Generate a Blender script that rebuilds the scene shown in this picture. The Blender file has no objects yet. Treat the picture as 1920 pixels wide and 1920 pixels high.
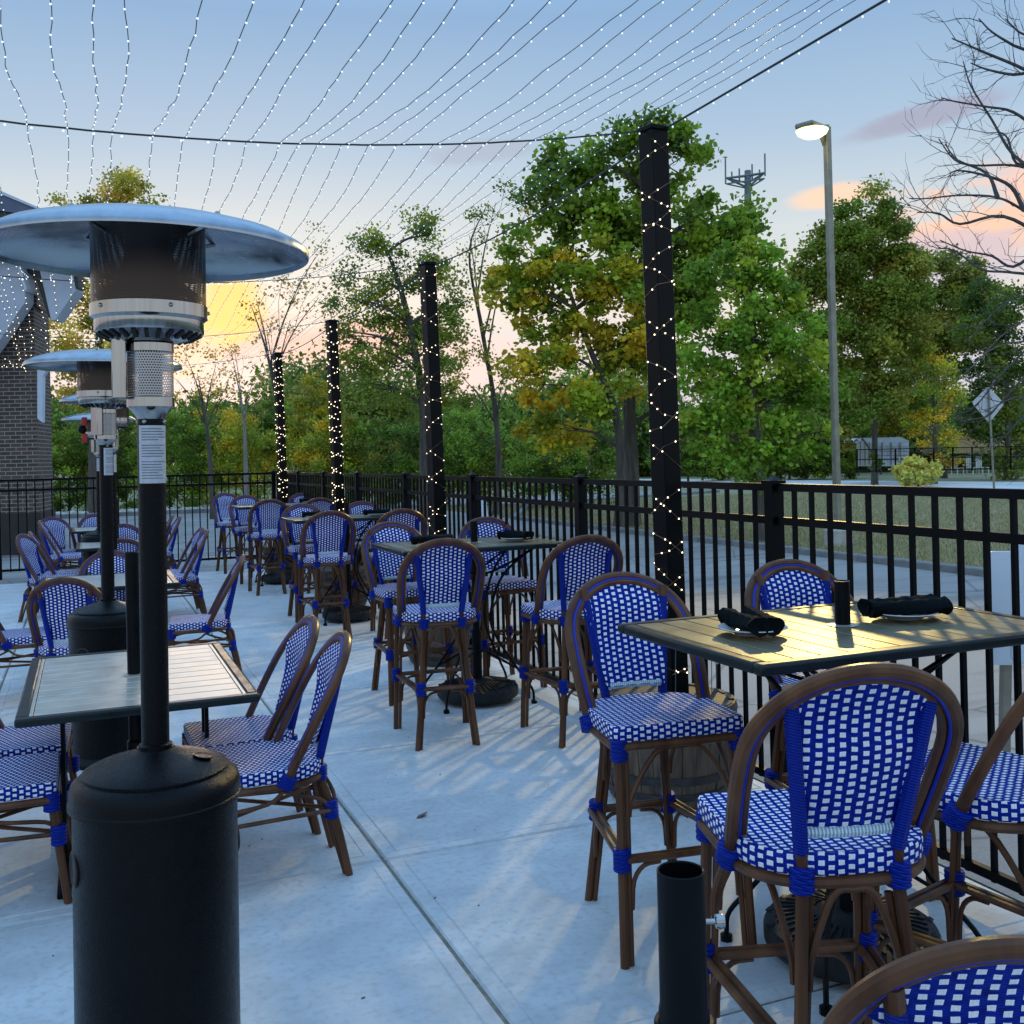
import bpy, math, random
import numpy as np
from mathutils import Vector, Matrix
S = bpy.context.scene
COL = S.collection
random.seed(7); NR = np.random.RandomState(5)
R = math.radians
# ------------------------------------------------------------------ camera
F = 1950.0; YAW = R(22.3); ROLL = R(1.4); CX, CY = 960.0, 857.0; EYE = 1.61
FW = Vector((math.sin(YAW), math.cos(YAW), 0)); RT = Vector((math.cos(YAW), -math.sin(YAW), 0)); UP = Vector((0, 0, 1))
cd = bpy.data.cameras.new('camera'); cam = bpy.data.objects.new('camera', cd); COL.objects.link(cam)
cam.location = (0, 0, EYE)
cam.rotation_euler = (Matrix.Rotation(-YAW, 4, 'Z') @ Matrix.Rotation(R(90), 4, 'X') @ Matrix.Rotation(-ROLL, 4, 'Z')).to_euler()
cd.sensor_width = 36; cd.sensor_fit = 'HORIZONTAL'; cd.lens = F / 1920 * 36
cd.shift_y = -(960 - CY) / 1920.0
cd.clip_end = 2000; cd.clip_start = 0.05
S.camera = cam
# ------------------------------------------------------------------ pixel -> place helpers (for measuring the photograph)
def unr(px, py):
    dx, dy = px - CX, py - CY
    return dx * math.cos(ROLL) - dy * math.sin(ROLL), dx * math.sin(ROLL) + dy * math.cos(ROLL)
def P(px, py, d):
    u, v = unr(px, py)
    p = FW * d + RT * (d * u / F); p.z = EYE - v * d / F
    return p
def atz(px, py, z=0.0):
    u, v = unr(px, py); return P(px, py, (EYE - z) * F / v)
# ------------------------------------------------------------------ sky, sun, exposure
W = bpy.data.worlds.new('World'); S.world = W; W.use_nodes = True
nt = W.node_tree; nt.nodes.clear()
def N(t, **k):
    n = nt.nodes.new(t)
    for a, b in k.items(): setattr(n, a, b)
    return n
def L(a, b): nt.links.new(a, b)
def M_(op, a, b=None, c=None, clamp=False):
    n = nt.nodes.new('ShaderNodeMath'); n.operation = op; n.use_clamp = clamp
    for i, x in enumerate((a, b, c)):
        if x is None: continue
        if isinstance(x, (int, float)): n.inputs[i].default_value = x
        else: nt.links.new(x, n.inputs[i])
    return n.outputs[0]
SUN_AZ = R(8); SUN_EL = R(4)
sky = N('ShaderNodeTexSky'); sky.sky_type = 'NISHITA'; sky.sun_disc = False
sky.sun_elevation = SUN_EL; sky.sun_rotation = SUN_AZ
bg0 = N('ShaderNodeBackground'); L(sky.outputs[0], bg0.inputs[0]); bg0.inputs[1].default_value = 0.012
tc = N('ShaderNodeTexCoord'); sep = N('ShaderNodeSeparateXYZ'); L(tc.outputs['Generated'], sep.inputs[0])
az = M_('ARCTAN2', sep.outputs[0], sep.outputs[1]); el = M_('ARCSINE', sep.outputs[2])
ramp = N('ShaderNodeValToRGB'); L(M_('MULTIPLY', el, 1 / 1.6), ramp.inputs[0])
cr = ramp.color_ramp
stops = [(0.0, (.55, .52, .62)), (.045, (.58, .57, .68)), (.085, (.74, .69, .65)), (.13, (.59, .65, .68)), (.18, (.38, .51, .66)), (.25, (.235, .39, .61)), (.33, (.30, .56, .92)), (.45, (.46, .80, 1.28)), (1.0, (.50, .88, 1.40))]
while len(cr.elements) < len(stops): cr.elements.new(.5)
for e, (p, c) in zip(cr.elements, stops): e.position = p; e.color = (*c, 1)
noise = N('ShaderNodeTexNoise'); noise.inputs['Scale'].default_value = 11; noise.inputs['Detail'].default_value = 10; noise.inputs['Roughness'].default_value = .58
mp = N('ShaderNodeMapping'); mp.inputs['Scale'].default_value = (1, 1, 2.6); L(tc.outputs['Generated'], mp.inputs[0]); L(mp.outputs[0], noise.inputs['Vector'])
nz = M_('SUBTRACT', noise.outputs[0], .5)
cur = ramp.outputs[0]
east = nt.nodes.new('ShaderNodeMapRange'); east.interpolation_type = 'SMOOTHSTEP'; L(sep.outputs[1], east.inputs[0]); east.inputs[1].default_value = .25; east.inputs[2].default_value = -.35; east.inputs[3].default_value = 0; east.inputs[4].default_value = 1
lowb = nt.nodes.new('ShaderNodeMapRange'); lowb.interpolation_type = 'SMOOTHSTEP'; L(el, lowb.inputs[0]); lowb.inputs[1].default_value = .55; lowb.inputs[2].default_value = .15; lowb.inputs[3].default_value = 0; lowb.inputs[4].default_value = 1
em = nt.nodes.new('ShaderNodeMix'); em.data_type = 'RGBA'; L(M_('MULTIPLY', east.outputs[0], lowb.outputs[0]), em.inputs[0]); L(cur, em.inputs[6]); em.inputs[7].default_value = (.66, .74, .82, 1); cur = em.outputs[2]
def cloud(px, py, aw, ah, col, amt, rot=0.0, nk=2.2):
    global cur
    q = P(px, py, 1.0) - Vector((0, 0, EYE)); q.normalize()
    a0, e0 = math.atan2(q.x, q.y), math.asin(q.z)
    da = M_('SUBTRACT', az, a0); de = M_('SUBTRACT', el, e0)
    c, s = math.cos(rot), math.sin(rot)
    x = M_('DIVIDE', M_('ADD', M_('MULTIPLY', da, c), M_('MULTIPLY', de, s)), aw / F)
    y = M_('DIVIDE', M_('SUBTRACT', M_('MULTIPLY', de, c), M_('MULTIPLY', da, s)), ah / F)
    d = M_('ADD', M_('MULTIPLY', x, x), M_('MULTIPLY', y, y))
    d = M_('ADD', d, M_('MULTIPLY', nz, nk * 2))
    m = nt.nodes.new('ShaderNodeMapRange'); m.interpolation_type = 'SMOOTHSTEP'
    L(d, m.inputs[0]); m.inputs[1].default_value = 1.25; m.inputs[2].default_value = .15; m.inputs[3].default_value = 0; m.inputs[4].default_value = amt
    mx = nt.nodes.new('ShaderNodeMix'); mx.data_type = 'RGBA'; L(m.outputs[0], mx.inputs[0]); L(cur, mx.inputs[6]); mx.inputs[7].default_value = (*col, 1); cur = mx.outputs[2]
cloud(580, 640, 230, 55, (.74, .42, .42), .8)
cloud(430, 590, 70, 62, (1.0, .62, .18), .95, R(12), 1.4)
cloud(320, 660, 100, 45, (.90, .62, .45), .6)
cloud(1010, 700, 300, 70, (.80, .62, .60), .7)
cloud(1850, 415, 170, 80, (1.0, .58, .38), .85, R(-6), 2.8)
cloud(1880, 350, 110, 50, (.95, .58, .46), .6, R(10), 3.0)
cloud(1560, 368, 85, 22, (1.0, .66, .44), .85, R(4), .8)
cloud(1740, 218, 170, 22, (.36, .34, .45), .75, R(9), 1.2)
cloud(900, 288, 110, 22, (.36, .40, .50), .55, R(4), 1.5)
cloud(1750, 500, 200, 60, (.55, .50, .62), .7)
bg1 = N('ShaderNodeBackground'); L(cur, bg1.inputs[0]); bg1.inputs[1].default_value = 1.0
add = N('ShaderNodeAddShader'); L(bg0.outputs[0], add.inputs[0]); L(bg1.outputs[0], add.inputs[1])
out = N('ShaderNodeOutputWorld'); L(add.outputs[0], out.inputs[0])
sl = bpy.data.lights.new('sun', 'SUN'); sl.energy = 0.35; sl.angle = R(12); sl.color = (1, .72, .5)
so = bpy.data.objects.new('sun', sl); COL.objects.link(so)
sd = Vector((math.sin(SUN_AZ) * math.cos(SUN_EL), math.cos(SUN_AZ) * math.cos(SUN_EL), math.sin(SUN_EL)))
so.rotation_euler = sd.to_track_quat('Z', 'Y').to_euler()
S.view_settings.view_transform = 'Standard'; S.view_settings.look = 'None'; S.view_settings.gamma = 1; S.view_settings.exposure = 0.14
S.cycles.max_bounces = 6; S.cycles.transparent_max_bounces = 16; S.cycles.use_denoising = True
# ------------------------------------------------------------------ materials
class Mat:
    def __init__(s, name, col=(.5, .5, .5), rough=.5, metal=0.0, spec=.5):
        s.m = bpy.data.materials.new(name); s.m.use_nodes = True; s.t = s.m.node_tree
        s.b = s.t.nodes['Principled BSDF']; s.set('Base Color', (*col, 1)); s.set('Roughness', rough); s.set('Metallic', metal); s.set('Specular IOR Level', spec)
        s.col = col
    def set(s, k, v): s.b.inputs[k].default_value = v
    def n(s, t, **k):
        x = s.t.nodes.new(t)
        for a, b in k.items(): setattr(x, a, b)
        return x
    def l(s, a, b): s.t.links.new(a, b)
    def co(s, kind='Object'): return s.n('ShaderNodeTexCoord').outputs[kind]
    def math(s, op, a, b=None, c=None):
        n = s.n('ShaderNodeMath'); n.operation = op
        for i, x in enumerate((a, b, c)):
            if x is None: continue
            if isinstance(x, (int, float)): n.inputs[i].default_value = x
            else: s.l(x, n.inputs[i])
        return n.outputs[0]
    def noise(s, vec, scale, detail=4, stretch=(1, 1, 1)):
        mp = s.n('ShaderNodeMapping'); mp.inputs['Scale'].default_value = stretch; s.l(vec, mp.inputs[0])
        n = s.n('ShaderNodeTexNoise'); n.inputs['Scale'].default_value = scale; n.inputs['Detail'].default_value = detail; s.l(mp.outputs[0], n.inputs['Vector']); return n.outputs[0]
    def mr(s, v, a, b, c, d):
        n = s.n('ShaderNodeMapRange'); s.l(v, n.inputs[0])
        for i, x in enumerate((a, b, c, d)): n.inputs[i + 1].default_value = x
        return n.outputs[0]
    def mix(s, fac, a, b):
        n = s.n('ShaderNodeMix'); n.data_type = 'RGBA'
        if isinstance(fac, (int, float)): n.inputs[0].default_value = fac
        else: s.l(fac, n.inputs[0])
        for i, x in ((6, a), (7, b)):
            if isinstance(x, tuple): n.inputs[i].default_value = (*x, 1)
            else: s.l(x, n.inputs[i])
        return n.outputs[2]
    def base(s, o): s.l(o, s.b.inputs['Base Color'])
    def bump(s, h, strength=.3, dist=.01):
        n = s.n('ShaderNodeBump'); n.inputs['Strength'].default_value = strength; n.inputs['Distance'].default_value = dist
        s.l(h, n.inputs['Height']); s.l(n.outputs[0], s.b.inputs['Normal'])
def simple(name, col, rough=.5, metal=0., nscale=20, var=.25, bump=.0, bscale=200, spec=.5, space='Object'):
    m = Mat(name, col, rough, metal, spec); v = m.co(space)
    n = m.noise(v, nscale)
    m.base(m.mix(m.mr(n, .3, .7, 0, 1), tuple(c * (1 - var) for c in col), tuple(min(1, c * (1 + var)) for c in col)))
    m.l(m.mr(n, .3, .7, max(0, rough - .06), min(1, rough + .08)), m.b.inputs['Roughness'])
    if bump: m.bump(m.noise(v, bscale, 2), bump, .004)
    return m.m
M = {}
def weave(name, pu, pv, wu, wv):
    m = Mat(name, (.01, .03, .35), .5, 0, .10); uv = m.co('UV'); sp = m.n('ShaderNodeSeparateXYZ'); m.l(uv, sp.inputs[0])
    ob = m.n('ShaderNodeObjectInfo'); va = m.n('ShaderNodeVectorMath'); va.operation = 'ADD'; m.l(uv, va.inputs[0]); m.l(ob.outputs['Location'], va.inputs[1])
    wn = m.noise(va.outputs[0], 22, 2); wn2 = m.noise(va.outputs[0], 31, 2)
    u = m.math('ADD', sp.outputs[0], m.math('MULTIPLY', m.math('SUBTRACT', wn, .5), .007)); v = m.math('ADD', sp.outputs[1], m.math('MULTIPLY', m.math('SUBTRACT', wn2, .5), .006))
    def cell(ou, ov):
        fu = m.math('ABSOLUTE', m.math('SUBTRACT', m.math('FRACT', m.math('ADD', m.math('DIVIDE', u, pu), ou)), .5))
        fv = m.math('ABSOLUTE', m.math('SUBTRACT', m.math('FRACT', m.math('ADD', m.math('DIVIDE', v, pv), ov)), .5))
        return m.math('MULTIPLY', m.math('LESS_THAN', fu, wu / 2), m.math('LESS_THAN', fv, wv / 2))
    w = m.math('MAXIMUM', cell(100., 100.), cell(100.5, 100.5))
    strand = m.math('ABSOLUTE', m.math('SINE', m.math('MULTIPLY', v, math.pi / (pv / 4))))
    vs = m.math('ABSOLUTE', m.math('SINE', m.math('MULTIPLY', u, math.pi / (pu * wu / 2))))
    nn = m.noise(uv, 60, 2)
    blue = m.mix(m.mr(nn, .3, .7, 0, 1), (.001, .009, .21), (.002, .030, .42))
    blue = m.mix(m.math('MULTIPLY', m.math('SUBTRACT', 1.0, strand), .75), blue, (.002, .005, .07))
    white = m.mix(m.math('MULTIPLY', m.math('SUBTRACT', 1.0, vs), .25), (.88, .89, .91), (.50, .56, .66))
    m.base(m.mix(w, blue, white))
    h = m.math('ADD', m.math('MULTIPLY', w, .8), m.math('MULTIPLY', strand, .5))
    m.bump(h, .45, .002)
    return m.m
M['weave_back'] = weave('woven blue and white back', .050, .0198, .265, .53)
M['weave_seat'] = weave('woven blue and white seat', .044, .0205, .31, .53)
def tubewood():
    m = Mat('brown faux bamboo', (.07, .038, .024), .34, 0, .22); v = m.co()
    n = m.noise(v, 14, 5, (1, 1, .12)); n2 = m.noise(v, 90, 3, (1, 1, .05))
    m.base(m.mix(m.mr(n, .3, .7, 0, 1), (.060, .024, .011), (.155, .068, .032)))
    sp = m.n('ShaderNodeSeparateXYZ'); m.l(v, sp.inputs[0])
    m.bump(n2, .25, .002); return m.m
M['wood'] = tubewood()
def cord(name, col):
    m = Mat(name, col, .45, 0, .15); v = m.co(); sp = m.n('ShaderNodeSeparateXYZ'); m.l(v, sp.inputs[0])
    s = m.math('ABSOLUTE', m.math('SINE', m.math('MULTIPLY', m.math('ADD', sp.outputs[2], m.math('MULTIPLY', sp.outputs[0], .25)), math.pi / .0065)))
    m.base(m.mix(s, tuple(c * .35 for c in col), col)); m.bump(s, .8, .003); return m.m
M['blue'] = cord('blue cord binding', (.003, .026, .35))
M['piping'] = simple('blue piping', (.003, .015, .33), .4, nscale=40, var=.2)
def rollm():
    m = Mat('white cord roll', (.62, .80, .86), .4); sp = m.n('ShaderNodeSeparateXYZ'); m.l(m.co(), sp.inputs[0])
    s = m.math('ABSOLUTE', m.math('SINE', m.math('MULTIPLY', sp.outputs[0], math.pi / .008)))
    m.base(m.mix(s, (.28, .42, .50), (.68, .83, .88))); m.bump(s, .8, .004); return m.m
M['roll'] = rollm()
M['powder'] = simple('black hammered powder coat', (.0015, .002, .003), .26, 0, 30, .3, .5, 260, .15)
M['black'] = simple('black painted aluminium', (.002, .003, .004), .36, 0, 12, .3, .06, 120, .14)
M['fence'] = simple('black fence paint', (.0015, .002, .003), .36, 0, 6, .35, .05, 90, .12)
M['cast'] = simple('cast resin base', (.012, .014, .016), .5, 0, 25, .4, .3, 80, .25)
M['edge'] = simple('dark green grey table edge', (.008, .014, .016), .33, .1, 14, .3, .05, 90, .3)
def slat(name, c1, c2, met):
    m = Mat(name, c1, .30, met, .5); v = m.co()
    n = m.noise(v, 8, 5); n2 = m.noise(v, 420, 2)
    m.base(m.mix(m.mr(n, .3, .7, 0, 1), c1, c2))
    m.l(m.mr(n, .3, .7, .31, .39), m.b.inputs['Roughness']); m.bump(n2, .12, .001); return m.m
M['slat'] = slat('pale brushed slats', (.54, .53, .47), (.66, .64, .58), .7); M['slat_shaded'] = slat('slats shaded and yellowed in colour', (.15, .14, .095), (.22, .20, .13), .5)  # same slats; tree reflections and lamp yellow painted into the bar tables' colour
M['gap'] = simple('dark slot', (.008, .008, .008), .7, 0, 10, .1)
def steel(name, col, rough, st):
    m = Mat(name, col, rough, 1.0); v = m.co(); n = m.noise(v, 30, 4, st)
    m.base(m.mix(m.mr(n, .3, .7, 0, 1), tuple(c * .75 for c in col), col)); m.l(m.mr(n, .3, .7, rough * .7, rough * 1.5), m.b.inputs['Roughness']); m.bump(n, .05, .002); return m.m
M['steel'] = steel('polished steel', (.42, .41, .40), .12, (3, 3, .1))
M['alu'] = steel('spun aluminium', (.38, .45, .53), .20, (.6, .6, .6))
def perf(name, sc, col, dens, alpha_hole=.0):
    m = Mat(name, col, .3, .9); uv = m.co('UV'); sp = m.n('ShaderNodeSeparateXYZ'); m.l(uv, sp.inputs[0])
    v = m.math('MULTIPLY', sp.outputs[1], sc); row = m.math('FLOOR', v)
    u = m.math('ADD', m.math('MULTIPLY', sp.outputs[0], sc), m.math('MULTIPLY', m.math('MODULO', row, 2.0), .5))
    a = m.math('SUBTRACT', m.math('FRACT', u), .5); b = m.math('SUBTRACT', m.math('FRACT', v), .5)
    r = m.math('SQRT', m.math('ADD', m.math('MULTIPLY', a, a), m.math('MULTIPLY', b, b)))
    m.l(m.math('GREATER_THAN', r, dens), m.b.inputs['Alpha']); return m.m
M['mesh_dark'] = perf('scorched perforated steel', 230, (.075, .058, .050), .27)
M['mesh_bright'] = perf('perforated bright steel', 150, (.42, .42, .44), .32)
M['inner'] = simple('dark burner', (.03, .025, .022), .5, .5, 20, .4)
M['sticker'] = simple('silver sticker', (.46, .50, .56), .38, .3, 60, .12)
M['ink'] = simple('dark ink', (.10, .11, .14), .6)
M['red'] = simple('red plastic', (.40, .02, .015), .4)
def concrete():
    m = Mat('broom finished concrete', (.55, .55, .53), .62); v = m.co()
    a = m.noise(v, .55, 5); b = m.noise(v, 5, 6); c = m.noise(v, 130, 3, (.15, 1, 1)); d = m.noise(v, 1.6, 3, (.5, 2.2, 1))
    x = m.mix(m.mr(a, .3, .7, 0, 1), (.46, .49, .51), (.68, .70, .72))
    x = m.mix(m.math('MULTIPLY', m.mr(b, .40, .72, 0, 1), .65), x, (.40, .42, .43))
    x = m.mix(m.math('MULTIPLY', m.mr(d, .48, .70, 0, 1), .5), x, (.72, .73, .73))
    f2 = m.noise(v, 34, 4); x = m.mix(m.math('MULTIPLY', m.mr(f2, .48, .72, 0, 1), .6), x, (.38, .39, .39))
    sp = m.n('ShaderNodeTexVoronoi'); sp.inputs['Scale'].default_value = 5; m.l(v, sp.inputs['Vector'])
    x = m.mix(m.mr(sp.outputs['Distance'], .0, .035, .8, 0), x, (.22, .22, .21))
    ck = m.n('ShaderNodeTexVoronoi'); ck.feature = 'DISTANCE_TO_EDGE'; ck.inputs['Scale'].default_value = .42; wv = m.n('ShaderNodeVectorMath'); wv.operation = 'ADD'; nv = m.n('ShaderNodeTexNoise'); nv.inputs['Scale'].default_value = 2.5; nv.inputs['Detail'].default_value = 6; m.l(v, nv.inputs['Vector']); m.l(v, wv.inputs[0]); m.l(nv.outputs['Color'], wv.inputs[1]); m.l(wv.outputs[0], ck.inputs['Vector'])
    x = m.mix(m.math('MULTIPLY', m.mr(ck.outputs['Distance'], 0, .0035, .45, 0), m.mr(a, .45, .6, 0, 1)), x, (.22, .23, .23))
    m.base(x); m.bump(m.math('ADD', c, m.math('MULTIPLY', b, .6)), .35, .005); return m.m
M['concrete'] = concrete()
M['groove'] = simple('weathered joint filler', (.16, .16, .13), .8, 0, 30, .4)
def asphalt():
    m = Mat('worn asphalt', (.12, .12, .12), .85); v = m.co()
    a = m.noise(v, .35, 5); b = m.noise(v, 60, 2); c = m.noise(v, .9, 4, (.3, 2.5, 1))
    vo = m.n('ShaderNodeTexVoronoi'); vo.inputs['Scale'].default_value = 55; m.l(v, vo.inputs['Vector'])
    x = m.mix(m.mr(a, .3, .7, 0, 1), (.22, .212, .205), (.32, .31, .30))
    x = m.mix(m.math('MULTIPLY', m.mr(vo.outputs['Distance'], .0, .5, 1, 0), .5), x, (.40, .39, .38))
    x = m.mix(m.math('MULTIPLY', m.mr(c, .52, .66, 0, 1), .5), x, (.09, .09, .09))
    cr = m.n('ShaderNodeTexVoronoi'); cr.feature = 'DISTANCE_TO_EDGE'; cr.inputs['Scale'].default_value = .55; m.l(v, cr.inputs['Vector'])
    x = m.mix(m.mr(cr.outputs['Distance'], 0, .012, .6, 0), x, (.05, .05, .05))
    m.base(x); m.bump(b, .4, .006); return m.m
M['asphalt'] = asphalt()
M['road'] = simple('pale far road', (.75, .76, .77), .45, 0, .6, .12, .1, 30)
M['kerb'] = simple('grey kerb', (.20, .20, .20), .8, 0, 5, .3, .3, 60)
M['paint'] = simple('worn white line', (.42, .42, .42), .8, 0, 9, .4)
def grassm():
    m = Mat('lawn soil', (.12, .12, .05), .95); v = m.co()
    a = m.noise(v, .28, 5); b = m.noise(v, 7, 5)
    x = m.mix(m.mr(a, .36, .64, 0, 1), (.30, .25, .15), (.15, .19, .07)); x = m.mix(m.math('MULTIPLY', b, .6), x, (.32, .28, .15))
    m.base(x); m.bump(b, .6, .03); return m.m
M['lawn'] = grassm()
def barrelw():
    m = Mat('weathered oak staves', (.1, .07, .05), .7); v = m.co(); n = m.noise(v, 9, 6, (4, 4, .35)); n2 = m.noise(v, 3, 4)
    x = m.mix(m.mr(n, .3, .7, 0, 1), (.050, .035, .024), (.18, .115, .070)); x = m.mix(m.math('MULTIPLY', m.mr(n2, .4, .7, 0, 1), .6), x, (.09, .08, .07))
    m.base(x); m.bump(n, .6, .008); return m.m
M['stave'] = barrelw()
M['hoop'] = simple('rusted barrel hoop', (.055, .05, .048), .55, .5, 18, .5, .3, 60)
M['soil'] = simple('potting soil', (.03, .022, .016), .95, 0, 30, .5, .6, 40)
M['pebble'] = simple('pale river pebble', (.40, .37, .33), .6, 0, 14, .35)
M['linen'] = simple('black napkin cloth', (.004, .007, .009), .9, 0, 60, .3, .5, 300, .08)
M['glass'] = simple('white china', (.55, .58, .60), .12, 0, 10, .05)
M['redplate'] = simple('red rimmed china', (.30, .03, .04), .2)
def brick():
    m = Mat('dark brick', (.1, .07, .06), .8); v = m.co('UV')
    b = m.n('ShaderNodeTexBrick'); m.l(v, b.inputs['Vector']); b.inputs['Scale'].default_value = 1
    b.inputs['Color1'].default_value = (.060, .040, .034, 1); b.inputs['Color2'].default_value = (.135, .085, .066, 1); b.inputs['Mortar'].default_value = (.34, .30, .26, 1)
    b.inputs['Mortar Size'].default_value = .008; b.inputs['Brick Width'].default_value = .215; b.inputs['Row Height'].default_value = .078; b.inputs['Bias'].default_value = -.2
    m.base(m.mix(m.math('MULTIPLY', m.noise(v, 6, 4), .35), b.outputs[0], (.05, .04, .04))); m.bump(b.outputs['Fac'], -.4, .01); return m.m
M['brick'] = brick()
M['stone'] = simple('dark stone plinth', (.025, .022, .020), .7, 0, 4, .4)
M['stucco'] = simple('grey blue stucco', (.46, .50, .58), .8, 0, 3, .1, .1, 40)
M['trimw'] = simple('pale painted trim', (.55, .62, .72), .5, 0, 4, .08)
M['roofm'] = simple('slate blue metal roof', (.09, .11, .17), .4, .3, 3, .2)
M['darkt'] = simple('dark green trim', (.022, .030, .030), .5)
M['siding'] = simple('cream siding', (.62, .64, .58), .6, 0, 3, .08)
M['housey'] = simple('ochre siding', (.50, .36, .17), .7, 0, 3, .1)
M['pole'] = simple('galvanised bronze pole', (.26, .25, .20), .45, .3, 8, .2)
M['polec'] = simple('concrete footing', (.45, .44, .40), .8, 0, 8, .2)
M['signback'] = simple('bare aluminium sign back', (.52, .54, .60), .45, .35, 5, .1)
M['signw'] = simple('white sign board', (.62, .70, .80), .5, 0, 5, .06)
M['tower'] = simple('galvanised lattice', (.16, .20, .22), .6, .2, 4, .1)
M['wire'] = simple('dark string wire', (.07, .10, .13), .5)
M['copper'] = simple('copper string wire', (.28, .17, .10), .4, .5)
M['cable'] = simple('black support cable', (.012, .015, .018), .5)
M['globe'] = simple('frosted globe', (.75, .77, .8), .25)
M['gravel'] = simple('white gravel', (.50, .48, .45), .8, 0, 9, .3)
M['dry'] = simple('dry leaf', (.16, .10, .06), .8, 0, 30, .4)
def emis(name, col, st):
    m = Mat(name, col, .4); m.set('Emission Color', (*col, 1)); m.set('Emission Strength', st); return m.m
M['bulb'] = emis('warm fairy bulb', (1, .80, .52), 3.2)
M['bulbsky'] = emis('cool fairy bulb', (.84, .94, 1.0), .82)
M['lamp'] = emis('lit lamp lens', (1, .86, .34), 3.2)
def bark(name, c1, c2):
    m = Mat(name, c1, .85); v = m.co(); n = m.noise(v, 7, 6, (2, 2, .3)); m.base(m.mix(m.mr(n, .3, .7, 0, 1), c1, c2)); m.bump(n, .6, .03); return m.m
M['bark'] = bark('grey brown bark', (.050, .042, .034), (.13, .11, .09))
M['barkpale'] = bark('pale bark', (.17, .155, .145), (.30, .28, .26))
M['twig'] = bark('grey twig bark', (.040, .040, .042), (.10, .10, .10))
def leafmat(name, rough=.55, tr=.35):
    m = bpy.data.materials.new(name); m.use_nodes = True; t = m.node_tree; b = t.nodes['Principled BSDF']
    a = t.nodes.new('ShaderNodeAttribute'); a.attribute_name = 'leafcol'
    b.inputs['Roughness'].default_value = rough; b.inputs['Specular IOR Level'].default_value = .3
    t.links.new(a.outputs['Color'], b.inputs['Base Color'])
    tb = t.nodes.new('ShaderNodeBsdfTranslucent'); t.links.new(a.outputs['Color'], tb.inputs[0])
    mx = t.nodes.new('ShaderNodeMixShader'); mx.inputs[0].default_value = tr
    t.links.new(b.outputs[0], mx.inputs[1]); t.links.new(tb.outputs[0], mx.inputs[2]); t.links.new(mx.outputs[0], t.nodes['Material Output'].inputs[0]); return m
M['leaf'] = leafmat('leaves')
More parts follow.
